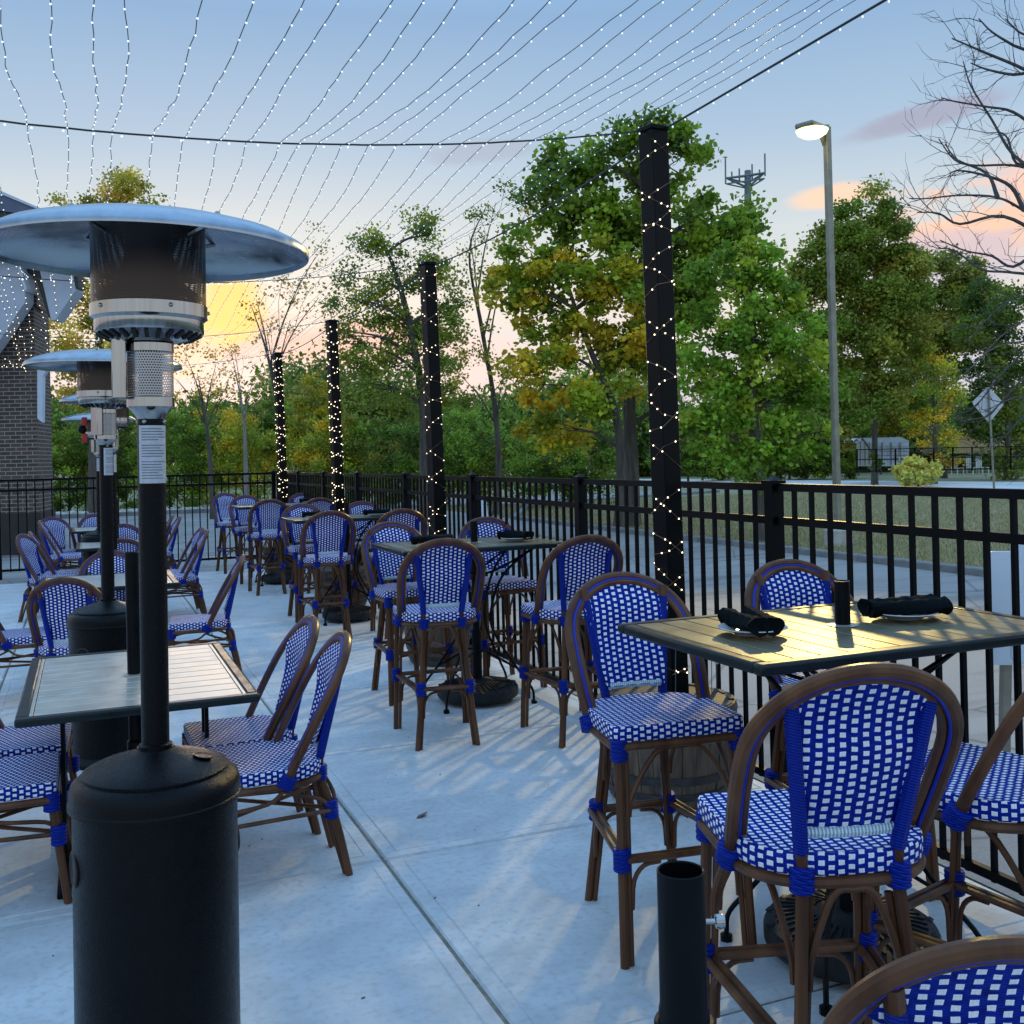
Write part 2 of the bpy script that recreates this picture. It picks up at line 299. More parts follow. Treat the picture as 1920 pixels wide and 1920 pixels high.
# ------------------------------------------------------------------ mesh builder
class MB:
    def __init__(s): s.v = []; s.f = []; s.uv = []; s.mi = []; s.cm = 0; s.has = False
    def face(s, idx, uv=None):
        s.f.append(tuple(idx)); s.mi.append(s.cm)
        if uv: s.has = True
        s.uv.append(uv)
    def box(s, c, d, m=None):
        x, y, z = d[0] / 2, d[1] / 2, d[2] / 2; b = len(s.v); c = Vector(c)
        for p in ((-x, -y, -z), (x, -y, -z), (x, y, -z), (-x, y, -z), (-x, -y, z), (x, -y, z), (x, y, z), (-x, y, z)):
            p = Vector(p)
            if m is not None: p = m @ p
            s.v.append(tuple(c + p))
        for f in ((3, 2, 1, 0), (4, 5, 6, 7), (0, 1, 5, 4), (1, 2, 6, 5), (2, 3, 7, 6), (3, 0, 4, 7)): s.face([b + i for i in f])
        return s
    def bar(s, a, b, w, h):
        a, b = Vector(a), Vector(b); d = b - a; q = d.to_track_quat('X', 'Z').to_matrix()
        return s.box((a + b) / 2, (d.length, w, h), q)
    def tube(s, pts, r, n=8, closed=False, cap=True):
        pts = [Vector(p) for p in pts]; k = len(pts); b = len(s.v)
        rs = r if isinstance(r, (list, tuple)) else [r] * k
        t0 = (pts[1] - pts[0]).normalized(); up = Vector((0, 0, 1)) if abs(t0.z) < .9 else Vector((1, 0, 0))
        nrm = t0.cross(up).normalized()
        for i, p in enumerate(pts):
            if closed: t = (pts[(i + 1) % k] - pts[i - 1]).normalized()
            else: t = (pts[min(i + 1, k - 1)] - pts[max(i - 1, 0)]).normalized()
            nrm = (nrm - t * nrm.dot(t))
            nrm = nrm.normalized() if nrm.length > 1e-6 else t.orthogonal().normalized()
            bn = t.cross(nrm)
            for j in range(n):
                a = 2 * math.pi * j / n; s.v.append(tuple(p + (nrm * math.cos(a) + bn * math.sin(a)) * rs[i]))
        for i in range(k if closed else k - 1):
            i2 = (i + 1) % k
            for j in range(n):
                j2 = (j + 1) % n; s.face((b + i * n + j, b + i * n + j2, b + i2 * n + j2, b + i2 * n + j))
        if cap and not closed:
            s.face([b + j for j in range(n)][::-1]); s.face([b + (k - 1) * n + j for j in range(n)])
        return s
    def lathe(s, prof, c=(0, 0, 0), n=32, m=None, uv=False):
        c = Vector(c); b = len(s.v)
        for (r, z) in prof:
            for j in range(n):
                a = 2 * math.pi * j / n; p = Vector((r * math.cos(a), r * math.sin(a), z))
                if m is not None: p = m @ p
                s.v.append(tuple(c + p))
        for i in range(len(prof) - 1):
            for j in range(n):
                j2 = (j + 1) % n
                u = None
                if uv:
                    rr = prof[i][0] or .1; a1, a2 = 2 * math.pi * j / n * rr, 2 * math.pi * (j + 1) / n * rr
                    u = [(a1, prof[i][1] + 5), (a2, prof[i][1] + 5), (a2, prof[i + 1][1] + 5), (a1, prof[i + 1][1] + 5)]
                s.face((b + i * n + j, b + i * n + j2, b + (i + 1) * n + j2, b + (i + 1) * n + j), u)
        if not uv:
            if prof[0][0] > 1e-4: s.face([b + j for j in range(n)][::-1])
            if prof[-1][0] > 1e-4: s.face([b + (len(prof) - 1) * n + j for j in range(n)])
        return s
    def ball(s, c, r, seg=6, rings=4, sc=(1, 1, 1)):
        b = len(s.v); c = Vector(c)
        s.v.append((c.x, c.y, c.z + r * sc[2]))
        for i in range(1, rings):
            t = math.pi * i / rings
            for j in range(seg):
                a = 2 * math.pi * j / seg; s.v.append((c.x + r * sc[0] * math.sin(t) * math.cos(a), c.y + r * sc[1] * math.sin(t) * math.sin(a), c.z + r * sc[2] * math.cos(t)))
        s.v.append((c.x, c.y, c.z - r * sc[2])); e = len(s.v) - 1
        for j in range(seg):
            j2 = (j + 1) % seg
            s.face((b, b + 1 + j, b + 1 + j2)); s.face((e, e - seg + j2, e - seg + j))
            for i in range(rings - 2): s.face((b + 1 + i * seg + j, b + 1 + (i + 1) * seg + j, b + 1 + (i + 1) * seg + j2, b + 1 + i * seg + j2))
        return s
    def prism(s, poly, ext):   # polygon of Vectors extruded by vector ext
        b = len(s.v); k = len(poly); ext = Vector(ext)
        for p in poly: s.v.append(tuple(p))
        for p in poly: s.v.append(tuple(Vector(p) + ext))
        s.face(list(range(b, b + k))); s.face(list(range(b + k, b + 2 * k))[::-1])
        for i in range(k): j = (i + 1) % k; s.face((b + i, b + k + i, b + k + j, b + j))
        return s
    def build(s, name, mat, parent=None, smooth=True, ang=35, bevel=0):
        me = bpy.data.meshes.new(name); me.from_pydata(s.v, [], s.f)
        if s.has:
            uvl = me.uv_layers.new(name='UVMap'); data = []
            for f, u in zip(s.f, s.uv):
                for k in range(len(f)): data.extend(u[k] if u else (0, 0))
            uvl.data.foreach_set('uv', data)
        for mm in (mat if isinstance(mat, (list, tuple)) else [mat]): me.materials.append(M[mm] if isinstance(mm, str) else mm)
        if isinstance(mat, (list, tuple)): me.polygons.foreach_set('material_index', s.mi)
        if smooth:
            me.polygons.foreach_set('use_smooth', [True] * len(me.polygons)); me.set_sharp_from_angle(angle=R(ang))
        me.update(); o = bpy.data.objects.new(name, me); COL.objects.link(o)
        if parent: o.parent = parent
        if bevel:
            b = o.modifiers.new('bevel', 'BEVEL'); b.width = bevel; b.segments = 2; b.limit_method = 'ANGLE'
        return o
def tag(o, label=None, cat=None, group=None, kind=None):
    for k, v in (('label', label), ('category', cat), ('group', group), ('kind', kind)):
        if v: o[k] = v
    return o
def empty(name, loc=(0, 0, 0), rz=0.0):
    o = bpy.data.objects.new(name, None); o.empty_display_size = .1; COL.objects.link(o); o.location = loc; o.rotation_euler = (0, 0, rz); return o
def copy_tree(o, parent=None):
    c = o.copy(); COL.objects.link(c); c.parent = parent
    for k in ('label', 'group'):
        pass
    for ch in [x for x in o.children]: copy_tree(ch, c)
    return c
def catmull(pts, sub=4):
    pts = [Vector(p) for p in pts]; q = [pts[0] * 2 - pts[1]] + pts + [pts[-1] * 2 - pts[-2]]; o = []
    for i in range(1, len(q) - 2):
        for k in range(sub):
            t = k / sub; a, b, c, d = q[i - 1], q[i], q[i + 1], q[i + 2]
            o.append(.5 * ((2 * b) + (c - a) * t + (2 * a - 5 * b + 4 * c - d) * t * t + (3 * b - a - 3 * c + d) * t ** 3))
    o.append(pts[-1]); return o
# ------------------------------------------------------------------ the ground
def sheet(name, poly, z, mat, cat=None):
    m = MB(); m.v = [(x, y, z) for x, y in poly]; m.face(range(len(poly))); o = m.build(name, mat, smooth=False); o['kind'] = 'structure'; return o
sheet('ground', [(-600, -300), (900, -300), (900, 1200), (-600, 1200)], -.075, 'lawn')
sheet('car_park', [(-60, -30), (10.6, -30), (10.6, 26), (14, 33), (24.5, 37), (24.5, 41), (10, 40), (5, 37.6), (-60, 37.6)], -.070, 'asphalt')
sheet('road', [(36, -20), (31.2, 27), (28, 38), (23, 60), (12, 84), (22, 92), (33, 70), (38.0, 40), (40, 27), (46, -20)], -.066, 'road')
for k in range(5):
    sheet('parking_line', [(-9, 19.5 + k * 2.9), (4.6, 19.5 + k * 2.9), (4.6, 19.6 + k * 2.9), (-9, 19.6 + k * 2.9)], -.066, 'paint')
m = MB()
for a, b in (((10.68, -30), (10.68, 26)), ((10.68, 26), (14.1, 32.9)), ((14.1, 32.9), (24.4, 36.9))):
    m.bar((*a, -.03), (*b, -.03), .16, .12)
tag(m.build('kerb', 'kerb', bevel=.02), kind='structure')
m = MB(); m.bar((5, 37.7, -.03), (-60, 37.7, -.03), .35, .2); m.bar((5, 37.7, -.03), (10, 40.1, -.03), .35, .2); tag(m.build('kerb', 'kerb', bevel=.02), kind='structure')
# patio slabs with open joints
xs = [-7.0, -4.0, -2.4, -.62, 1.08, 3.02]; ys = [-3.7, -2.1, -.55, 1.0, 2.55, 4.1, 5.68, 7.25, 8.85, 10.4, 12.0, 13.6, 15.2, 16.25]
m = MB(); g = .006
def slab(x0, x1, y0, y1):
    b = len(m.v); e = .008; z = 0.0
    rings = [(0, -.012), (e, -.003), (.055, -.001), (.060, -.0045), (.065, 0.0)]
    for (i, zz) in rings:
        for (x, y) in ((x0 + g + i, y0 + g + i), (x1 - g - i, y0 + g + i), (x1 - g - i, y1 - g - i), (x0 + g + i, y1 - g - i)): m.v.append((x, y, z + zz))
    for r in range(len(rings) - 1):
        for k in range(4): k2 = (k + 1) % 4; m.face((b + r * 4 + k, b + r * 4 + k2, b + r * 4 + 4 + k2, b + r * 4 + 4 + k))
    m.face((b + 16, b + 17, b + 18, b + 19))
for i in range(len(xs) - 1):
    for j in range(len(ys) - 1): slab(xs[i], xs[i + 1], ys[j], ys[j + 1])
tag(m.build('patio', 'concrete', smooth=False), kind='structure')
m = MB(); m.box((-1.99, 6.275, -.061), (10.02, 19.95, .10)); tag(m.build('patio_base', 'groove', smooth=False), kind='structure')
m = MB(); m.box((-2, 16.75, -.06), (10.2, .96, .10)); m.box((3.25, 6.3, -.06), (.42, 19.9, .095)); tag(m.build('patio_edge', 'asphalt', smooth=False), kind='structure')
# far gravel bed
m = MB()
for k in range(900):
    x = random.uniform(-9, 9); y = 38.0 + random.random() ** 1.2 * 1.8; m.ball((x, y, -.02 + random.random() * .06), random.uniform(.06, .15), 5, 3, (1, 1, .7))
tag(m.build('gravel', 'gravel'), kind='stuff', label='strip of white gravel at the foot of the far hedge', cat='gravel')
# grass blades on the verge
def grass_strip(name, n, fx, hh, label, cols, w=.012):
    A = np.empty((n, 3)); pts = fx(n); A[:, :2] = pts; A[:, 2] = -.075
    ang = NR.uniform(0, 6.28, n); h = hh * NR.uniform(.5, 1.3, n); d = np.stack([np.cos(ang), np.sin(ang), np.zeros(n)], 1)
    lean = NR.uniform(-.5, .5, (n, 2)) * h[:, None]
    v = np.empty((n, 3, 3)); v[:, 0] = A - d * w; v[:, 1] = A + d * w; v[:, 2] = A; v[:, 2, :2] += lean; v[:, 2, 2] += h
    c = np.array(cols)[NR.randint(0, len(cols), n)] * NR.uniform(.7, 1.3, (n, 1))
    return rawleaf(name, v, c, 3, None, 'leaf')
def rawleaf(name, v, c, k, parent, mat):
    n = len(v); me = bpy.data.meshes.new(name)
    me.vertices.add(n * k); me.loops.add(n * k); me.polygons.add(n)
    me.vertices.foreach_set('co', v.reshape(-1).astype(np.float32))
    me.loops.foreach_set('vertex_index', np.arange(n * k, dtype=np.int32)); me.polygons.foreach_set('loop_start', np.arange(0, n * k, k, dtype=np.int32))
    me.update(calc_edges=True)
    at = me.attributes.new('leafcol', 'FLOAT_COLOR', 'POINT'); cc = np.ones((n, k, 4), np.float32); cc[:, :, :3] = c[:, None, :]; at.data.foreach_set('color', cc.reshape(-1))
    me.materials.append(M[mat]); o = bpy.data.objects.new(name, me); COL.objects.link(o)
    if parent: o.parent = parent
    return o
def verge(n):
    t = NR.uniform(0, 1, n) ** 1.6; y = NR.uniform(4, 34, n); return np.stack([10.8 + t * 16, y + 0 * t], 1)
tag(grass_strip('grass', 110000, verge, .07, None, [(.38, .33, .16), (.46, .38, .22), (.30, .33, .13), (.52, .42, .27)]), kind='stuff', label='dry green grass on the verge beyond the kerb', cat='grass')
# ------------------------------------------------------------------ trees
LEAFN = 0
def tree(name, label, cat, base, trunk, blobs, cols, leaf=.15, dens=1.0, d=25., group=None, bark='bark', tr=.16, clump=.5, nlimb=None, crownname='crown', yspread=.8, sparse=False):
    """blobs: (px,py,rx,ry) ellipses of the photograph at distance d; trunk: list of (px,py)."""
    global LEAFN
    bz = atz(*base, -.07) if base[1] > 905 else P(base[0], base[1], d)
    bz = P(base[0], base[1], d); bz.z = -.08
    root = empty(name, bz); tag(root, label, cat, group)
    k = d / F
    tp = [Vector((0, 0, 0))] + [P(x, y, d) - bz for x, y in trunk]
    tb = MB(); path = catmull(tp, 4) if len(tp) > 2 else tp
    tb.tube(path, [tr * (1 - (.93 if sparse else .75) * i / (len(path) - 1)) * (1.25 if i == 0 else 1) for i in range(len(path))], 8)
    V = []; C = []
    for (px, py, rx, ry) in blobs:
        c = P(px, py, d) - bz; c += FW * NR.uniform(-1, 1) * rx * k * .5
        a, b = rx * k, ry * k; dep = max(min(a, b) * yspread, .3)
        vol_n = max(3, int(a * b * (2.2 if sparse else 4.2) / (clump ** 2)))
        # limb
        zt = [q for q in path if q.z < c.z - .25 * (c - q).length] or [path[len(path) // 3]]
        st = zt[-1] if not sparse else zt[max(len(zt) * 2 // 3, min(2, len(zt) - 1))]; mid = st.lerp(c, .45) + Vector((0, 0, .10 * (c - st).length))
        limb = catmull([st, mid, c], 4); r0 = tr * (.26 if sparse else .34)
        tb.tube(limb, [r0 * (1 - .75 * i / (len(limb) - 1)) for i in range(len(limb))], 6)
        for q in range(vol_n):
            while True:
                w = NR.uniform(-1, 1, 3)
                if w @ w <= 1: break
            if not sparse: w *= (.55 + .45 * (np.linalg.norm(w))) / max(np.linalg.norm(w), .3) * min(1, np.linalg.norm(w) + .25)
            w *= NR.uniform(.9, 1.12)
            cc = c + RT * (w[0] * a) + FW * (w[1] * dep) + UP * (w[2] * b)
            zm = .3 if tr > .07 else .12
            if cc.z < zm: cc.z = zm + NR.uniform(0, zm)
            j = limb[NR.randint(3, len(limb))]
            if q % (2 if sparse else 3) == 0:
                mm = (j + cc) / 2 + Vector(NR.uniform(-.12, .12, 3)); tb.tube([j, mm, cc], [r0 * .3, r0 * .2, .006 if sparse else .01], 4, cap=False)
            n = int(dens * NR.uniform(.5, 1.4) * (80 if sparse else 135))
            cr = clump * NR.uniform(.55, 1.15)
            g = NR.normal(0, .42, (n, 3)) * cr; g[:, 2] *= .72
            pc = np.array(cc) + g
            V.append(pc)
            base_c = np.array(cols[NR.randint(0, len(cols))]) * NR.uniform(.75, 1.25)
            C.append(np.clip(np.array([5.0, 3.7, 1.5]) * base_c * NR.uniform(.72, 1.3, (n, 1)) + NR.normal(0, .006, (n, 3)), .004, 1))
    pc = np.concatenate(V); cc = np.concatenate(C); n = len(pc); LEAFN += n
    t1 = NR.normal(0, 1, (n, 3)); t1[:, 2] *= .6; t1 /= np.linalg.norm(t1, axis=1)[:, None]
    t2 = NR.normal(0, 1, (n, 3)); t2 -= (t2 * t1).sum(1)[:, None] * t1; t2 /= np.linalg.norm(t2, axis=1)[:, None]
    s = leaf * .68 * NR.uniform(.6, 1.35, (n, 1)); t1 = t1 * s; t2 = t2 * s * .42
    v = np.empty((n, 4, 3)); v[:, 0] = pc - t1 * .5; v[:, 1] = pc + t2 - t1 * .05; v[:, 2] = pc + t1 * .5; v[:, 3] = pc - t2 - t1 * .05
    cr = rawleaf(crownname, v, cc, 4, root, 'leaf')
    tb.build('trunk', bark, root)
    return root
G1 = [(.035, .075, .018), (.05, .10, .022), (.06, .12, .03), (.028, .06, .02)]
GY = [(.09, .13, .03), (.12, .15, .03), (.06, .10, .025), (.16, .15, .03)]
AU = [(.125, .140, .020), (.140, .135, .020), (.085, .115, .022), (.115, .130, .022)]
DK = [(.018, .042, .016), (.03, .055, .02), (.035, .07, .022)]
OL = [(.050, .080, .028), (.068, .095, .030), (.040, .070, .022), (.080, .095, .035)]
tree('maple_tree', 'tall maple turning from green to gold behind the nearest light post', 'tree', (1185, 960), [(1184, 860), (1180, 740), (1195, 600), (1210, 430), (1200, 320)],
     [(1095, 300, 80, 65), (1215, 285, 75, 62), (1275, 325, 62, 75), (1060, 390, 85, 75), (1170, 400, 90, 80), (1280, 440, 95, 70), (1345, 440, 52, 50), (1385, 405, 40, 48), (1330, 520, 80, 70), (1210, 250, 16, 38), (1120, 440, 80, 70), (1210, 510, 80, 70), (1285, 565, 75, 55), (1235, 640, 65, 55), (1270, 760, 50, 60)], G1 + [(.06, .11, .02)], .20, 1.15, 24, tr=.20, clump=.48)
tr2 = [(990, 480, 70, 70), (1090, 500, 75, 60), (960, 545, 45, 50), (1030, 580, 80, 60), (1140, 560, 70, 60), (1010, 660, 75, 45), (1100, 650, 80, 55), (1000, 720, 60, 30), (1090, 745, 90, 45), (1180, 640, 60, 80), (1060, 800, 90, 40), (1180, 520, 40, 60)]
tree('maple_tree', 'golden yellow maple leaning left of the nearest light post', 'tree', (1160, 962), [(1165, 870), (1150, 760), (1100, 640), (1060, 520)], tr2, AU + [(.05, .10, .02), (.07, .12, .02), (.05, .09, .02), (.06, .11, .025)], .19, .95, 23, tr=.14, clump=.46)
tree('oak_tree', 'bright green oak with low crown beside the street lamp pole', 'tree', (1433, 1010), [(1420, 880), (1410, 740), (1412, 600), (1405, 500)],
     [(1405, 480, 45, 45), (1370, 540, 70, 50), (1440, 545, 60, 50), (1330, 630, 65, 65), (1420, 640, 80, 60), (1490, 650, 60, 60), (1350, 730, 85, 60), (1450, 740, 80, 60), (1520, 730, 60, 55), (1320, 810, 50, 45), (1410, 830, 80, 50), (1500, 820, 60, 40), (1390, 880, 40, 16)],
     [(.045, .105, .025), (.06, .13, .03), (.035, .08, .02), (.09, .15, .035)], .145, 1.15, 19, tr=.13, clump=.36)
tree('poplar_tree', 'tall poplar with upright plumes right of the street lamp pole', 'tree', (1640, 905), [(1640, 700), (1640, 500), (1640, 400)],
     [(1585, 420, 24, 60), (1640, 400, 30, 50), (1680, 450, 32, 60), (1540, 480, 42, 60), (1600, 500, 60, 70), (1660, 540, 60, 70), (1600, 620, 90, 70), (1680, 650, 60, 80), (1540, 570, 40, 60), (1620, 740, 100, 60), (1715, 560, 36, 70), (1500, 650, 50, 70), (1605, 450, 50, 60), (1655, 470, 50, 60), (1700, 470, 26, 60), (1560, 620, 60, 70), (1640, 570, 60, 60), (1530, 520, 40, 60), (1570, 790, 70, 50)], OL + [(.04, .08, .02)], .22, 2.8, 48, tr=.14, clump=.8)
tree('broad_tree', 'hazy olive tree behind the diamond sign and shed', 'tree', (1770, 900), [(1770, 750), (1770, 560)],
     [(1760, 540, 60, 50), (1720, 600, 50, 60), (1850, 560, 50, 50), (1740, 520, 45, 40), (1800, 510, 40, 45), (1780, 580, 75, 60), (1740, 650, 60, 60), (1820, 600, 50, 60), (1700, 700, 50, 50)], OL + [(.05, .08, .04)], .24, 3.0, 55, tr=.16, clump=.85)
tree('young_tree', 'yellow green young tree behind the cream shed', 'tree', (1752, 902), [(1752, 800), (1745, 700)],
     [(1740, 690, 32, 36), (1755, 750, 42, 45), (1740, 800, 32, 38), (1775, 840, 28, 32)], GY, .17, 1.1, 47, tr=.12, clump=.5)
tree('dark_tree', 'dark green tree at the right border behind bare branches', 'tree', (1890, 905), [(1890, 780), (1885, 620)],
     [(1890, 560, 50, 50), (1850, 620, 50, 50), (1910, 660, 60, 60), (1850, 710, 60, 50), (1900, 770, 70, 50), (1830, 790, 40, 50), (1890, 850, 50, 40)], DK + [(.05, .08, .03)], .24, 2.0, 50, tr=.18, clump=.8)
tree('locust_tree', 'feathery green locust tree between the second and third light posts', 'tree', (796, 960), [(796, 860), (793, 760), (775, 640), (745, 520), (720, 460)],
     [(715, 455, 60, 34), (795, 440, 50, 40), (690, 520, 60, 34), (770, 520, 60, 45), (830, 500, 40, 45), (720, 590, 75, 40), (800, 600, 60, 45), (690, 650, 65, 28), (770, 680, 80, 35), (840, 650, 40, 60), (650, 560, 34, 20), (800, 750, 80, 40), (700, 720, 70, 34), (750, 620, 60, 40), (840, 580, 40, 40), (640, 620, 34, 22)], [(.06, .10, .035), (.08, .115, .035), (.045, .08, .03)], .13, 1.35, 28, tr=.17, clump=.5)
tree('slender_tree', 'thin tree with airy foliage right of the second light post', 'tree', (930, 960), [(935, 860), (925, 740), (900, 600), (880, 470), (915, 380)],
     [(880, 440, 34, 50), (930, 380, 40, 45), (975, 420, 36, 60), (890, 540, 44, 50), (950, 500, 50, 50), (900, 640, 50, 50), (940, 720, 50, 50), (860, 700, 34, 50)], OL + [(.16, .14, .05)], .13, .9, 30, tr=.12, clump=.5, sparse=True)
tree('slender_tree', 'nearly bare forked tree between the heater hood and the third post', 'tree', (535, 960), [(528, 880), (520, 760), (500, 660), (470, 570)],
     [(478, 560, 36, 40), (590, 480, 26, 55), (560, 540, 50, 44), (500, 620, 34, 40), (600, 560, 44, 40), (545, 600, 40, 30)], [(.10, .10, .05), (.13, .11, .05), (.16, .09, .05)], .12, .5, 30, tr=.12, clump=.45, bark='bark', sparse=True)
tree('slender_tree', 'sparse orange tinted tree right of the nearest heater neck', 'tree', (400, 955), [(395, 880), (385, 780), (370, 700)],
     [(350, 660, 40, 36), (400, 680, 50, 34), (330, 710, 44, 30), (430, 720, 34, 30), (370, 740, 60, 24)], [(.26, .14, .04), (.16, .12, .05), (.12, .11, .05)], .12, .6, 32, tr=.10, clump=.5, sparse=True)
tree('slender_tree', 'pale forked sapling rising above the hedge left of the fourth post', 'tree', (462, 955), [(460, 850), (455, 770), (432, 650)],
     [(440, 650, 20, 30), (480, 700, 14, 26)], [(.16, .12, .06)], .10, .2, 34, tr=.09, clump=.4, bark='barkpale', sparse=True)
tree('broad_tree', 'tall olive tree above the nearest heater hood', 'tree', (180, 955), [(180, 800), (190, 600), (205, 420)],
     [(215, 345, 50, 38), (160, 385, 52, 36), (250, 375, 42, 36), (180, 440, 90, 50), (120, 540, 60, 60), (200, 560, 90, 60), (130, 640, 60, 60), (220, 650, 70, 50), (160, 730, 80, 50)], [(.10, .115, .035), (.14, .14, .045), (.08, .10, .03), (.20, .18, .07)], .16, 1.5, 36, tr=.28, clump=.62)
# shrubs in front of the wood
def shrub(label, px, py, rx, ry, d, cols, leaf=.13, dens=1.0, name='shrub', group='shrubs along the far edge of the car park'):
    tree(name, label, 'shrub', (px, py + ry), [(px, py + ry * .4), (px, py)], [(px + random.uniform(-.3, .3) * rx, py, rx * .8, ry * .9), (px - rx * .5, py + ry * .3, rx * .55, ry * .75), (px + rx * .5, py + ry * .25, rx * .55, ry * .8)], cols, leaf, dens, d, group, tr=.06, clump=.42, crownname='foliage')
hedge = [('rounded dark green bush just right of the brick pier', 130, 870, 60, 95, 39, DK + G1), ('dark bush behind the second heater pole', 215, 850, 60, 110, 40, DK),
         ('green bush seen behind the nearest heater label', 320, 860, 75, 95, 39, G1), ('tall green bush left of the pale forked sapling', 400, 835, 65, 115, 41, G1 + GY),
         ('lit yellow green bush left of the fourth light post', 470, 860, 70, 95, 38.5, GY), ('dark crowned bush behind the fourth light post', 520, 815, 40, 80, 44, DK + G1),
         ('brownish bush right of the fourth light post', 590, 800, 60, 120, 40, OL + AU), ('yellow green bush behind the third light post', 620, 860, 70, 90, 38.5, GY),
         ('olive bush right of the third light post', 690, 850, 60, 100, 38, OL + G1), ('dark bush left of the second light post', 760, 855, 60, 95, 37, G1 + DK),
         ('green bush right of the second light post', 860, 850, 65, 100, 37, G1), ('bush under the slender airy tree', 930, 860, 55, 80, 36, G1 + OL),
         ('low spreading bush under the golden maple', 1020, 860, 75, 75, 34, G1 + DK), ('dark bush left of the maple trunk', 1110, 862, 65, 72, 34, DK + G1)]
for lb, px, py, rx, ry, d, c in hedge: shrub(lb, px, py, rx, ry, d, c)
bw = [('green bush behind the oak at the road edge', 1290, 820, 70, 75, 60, G1 + DK), ('dark bush between oak and shed', 1570, 820, 55, 70, 58, G1 + DK), ('olive bush behind the oak trunk', 1380, 830, 60, 70, 62, OL),
      ('dark bush behind the lamp pole', 1480, 820, 60, 75, 60, DK), ('olive wall of foliage above the shed', 1650, 770, 70, 60, 66, OL + GY)]
for lb, px, py, rx, ry, d, c in bw: shrub(lb, px, py, rx, ry, d, c, .2, 1.0, group='shrubs beyond the road')
# far wood behind everything
def wood():
    V = []; C = []
    for k in range(520):
        px = NR.uniform(-100, 2050); d = NR.uniform(72, 92); top = 770 - 40 * math.sin(px * .013) - NR.uniform(0, 50); py = NR.uniform(top, 870)
        if 60 < px < 520: py = max(py, 800)
        c = P(px, py, d); n = 420; V.append(np.array(c) + NR.normal(0, 1, (n, 3)) * np.array([1.3, 1.3, 1.0])); pal = (G1 + OL + DK)
        C.append(np.array([4.6, 3.4, 1.7]) * np.array(pal[NR.randint(0, len(pal))]) * NR.uniform(.7, 1.2, (n, 1)))
    pc = np.concatenate(V); n = len(pc); t1 = NR.normal(0, 1, (n, 3)) * .13; t2 = NR.normal(0, 1, (n, 3)) * .09
    v = np.stack([pc - t1, pc + t2, pc + t1, pc - t2], 1); v[:, :, 2] = np.maximum(v[:, :, 2], -.05)
    tag(rawleaf('wood', v, np.concatenate(C), 4, None, 'leaf'), kind='stuff', label='far wood of mixed trees closing the view', cat='wood')
wood()
# grassy shrub near shed
tree('shrub', 'pale feathery ornamental grass clump in front of the shed', 'shrub', (1722, 903), [(1722, 898), (1722, 890)], [(1722, 882, 36, 20), (1698, 892, 24, 14), (1748, 890, 24, 15), (1722, 896, 40, 10)], [(.13, .17, .10), (.17, .19, .11)], .28, 1.5, 44, tr=.03, clump=.35, crownname='foliage')
tree('shrub', 'small dark round bush left of the black garden fence', 'shrub', (1637, 888), [(1637, 880), (1637, 868)], [(1637, 866, 11, 12)], DK, .16, 1.5, 47, tr=.03, clump=.3, crownname='foliage')
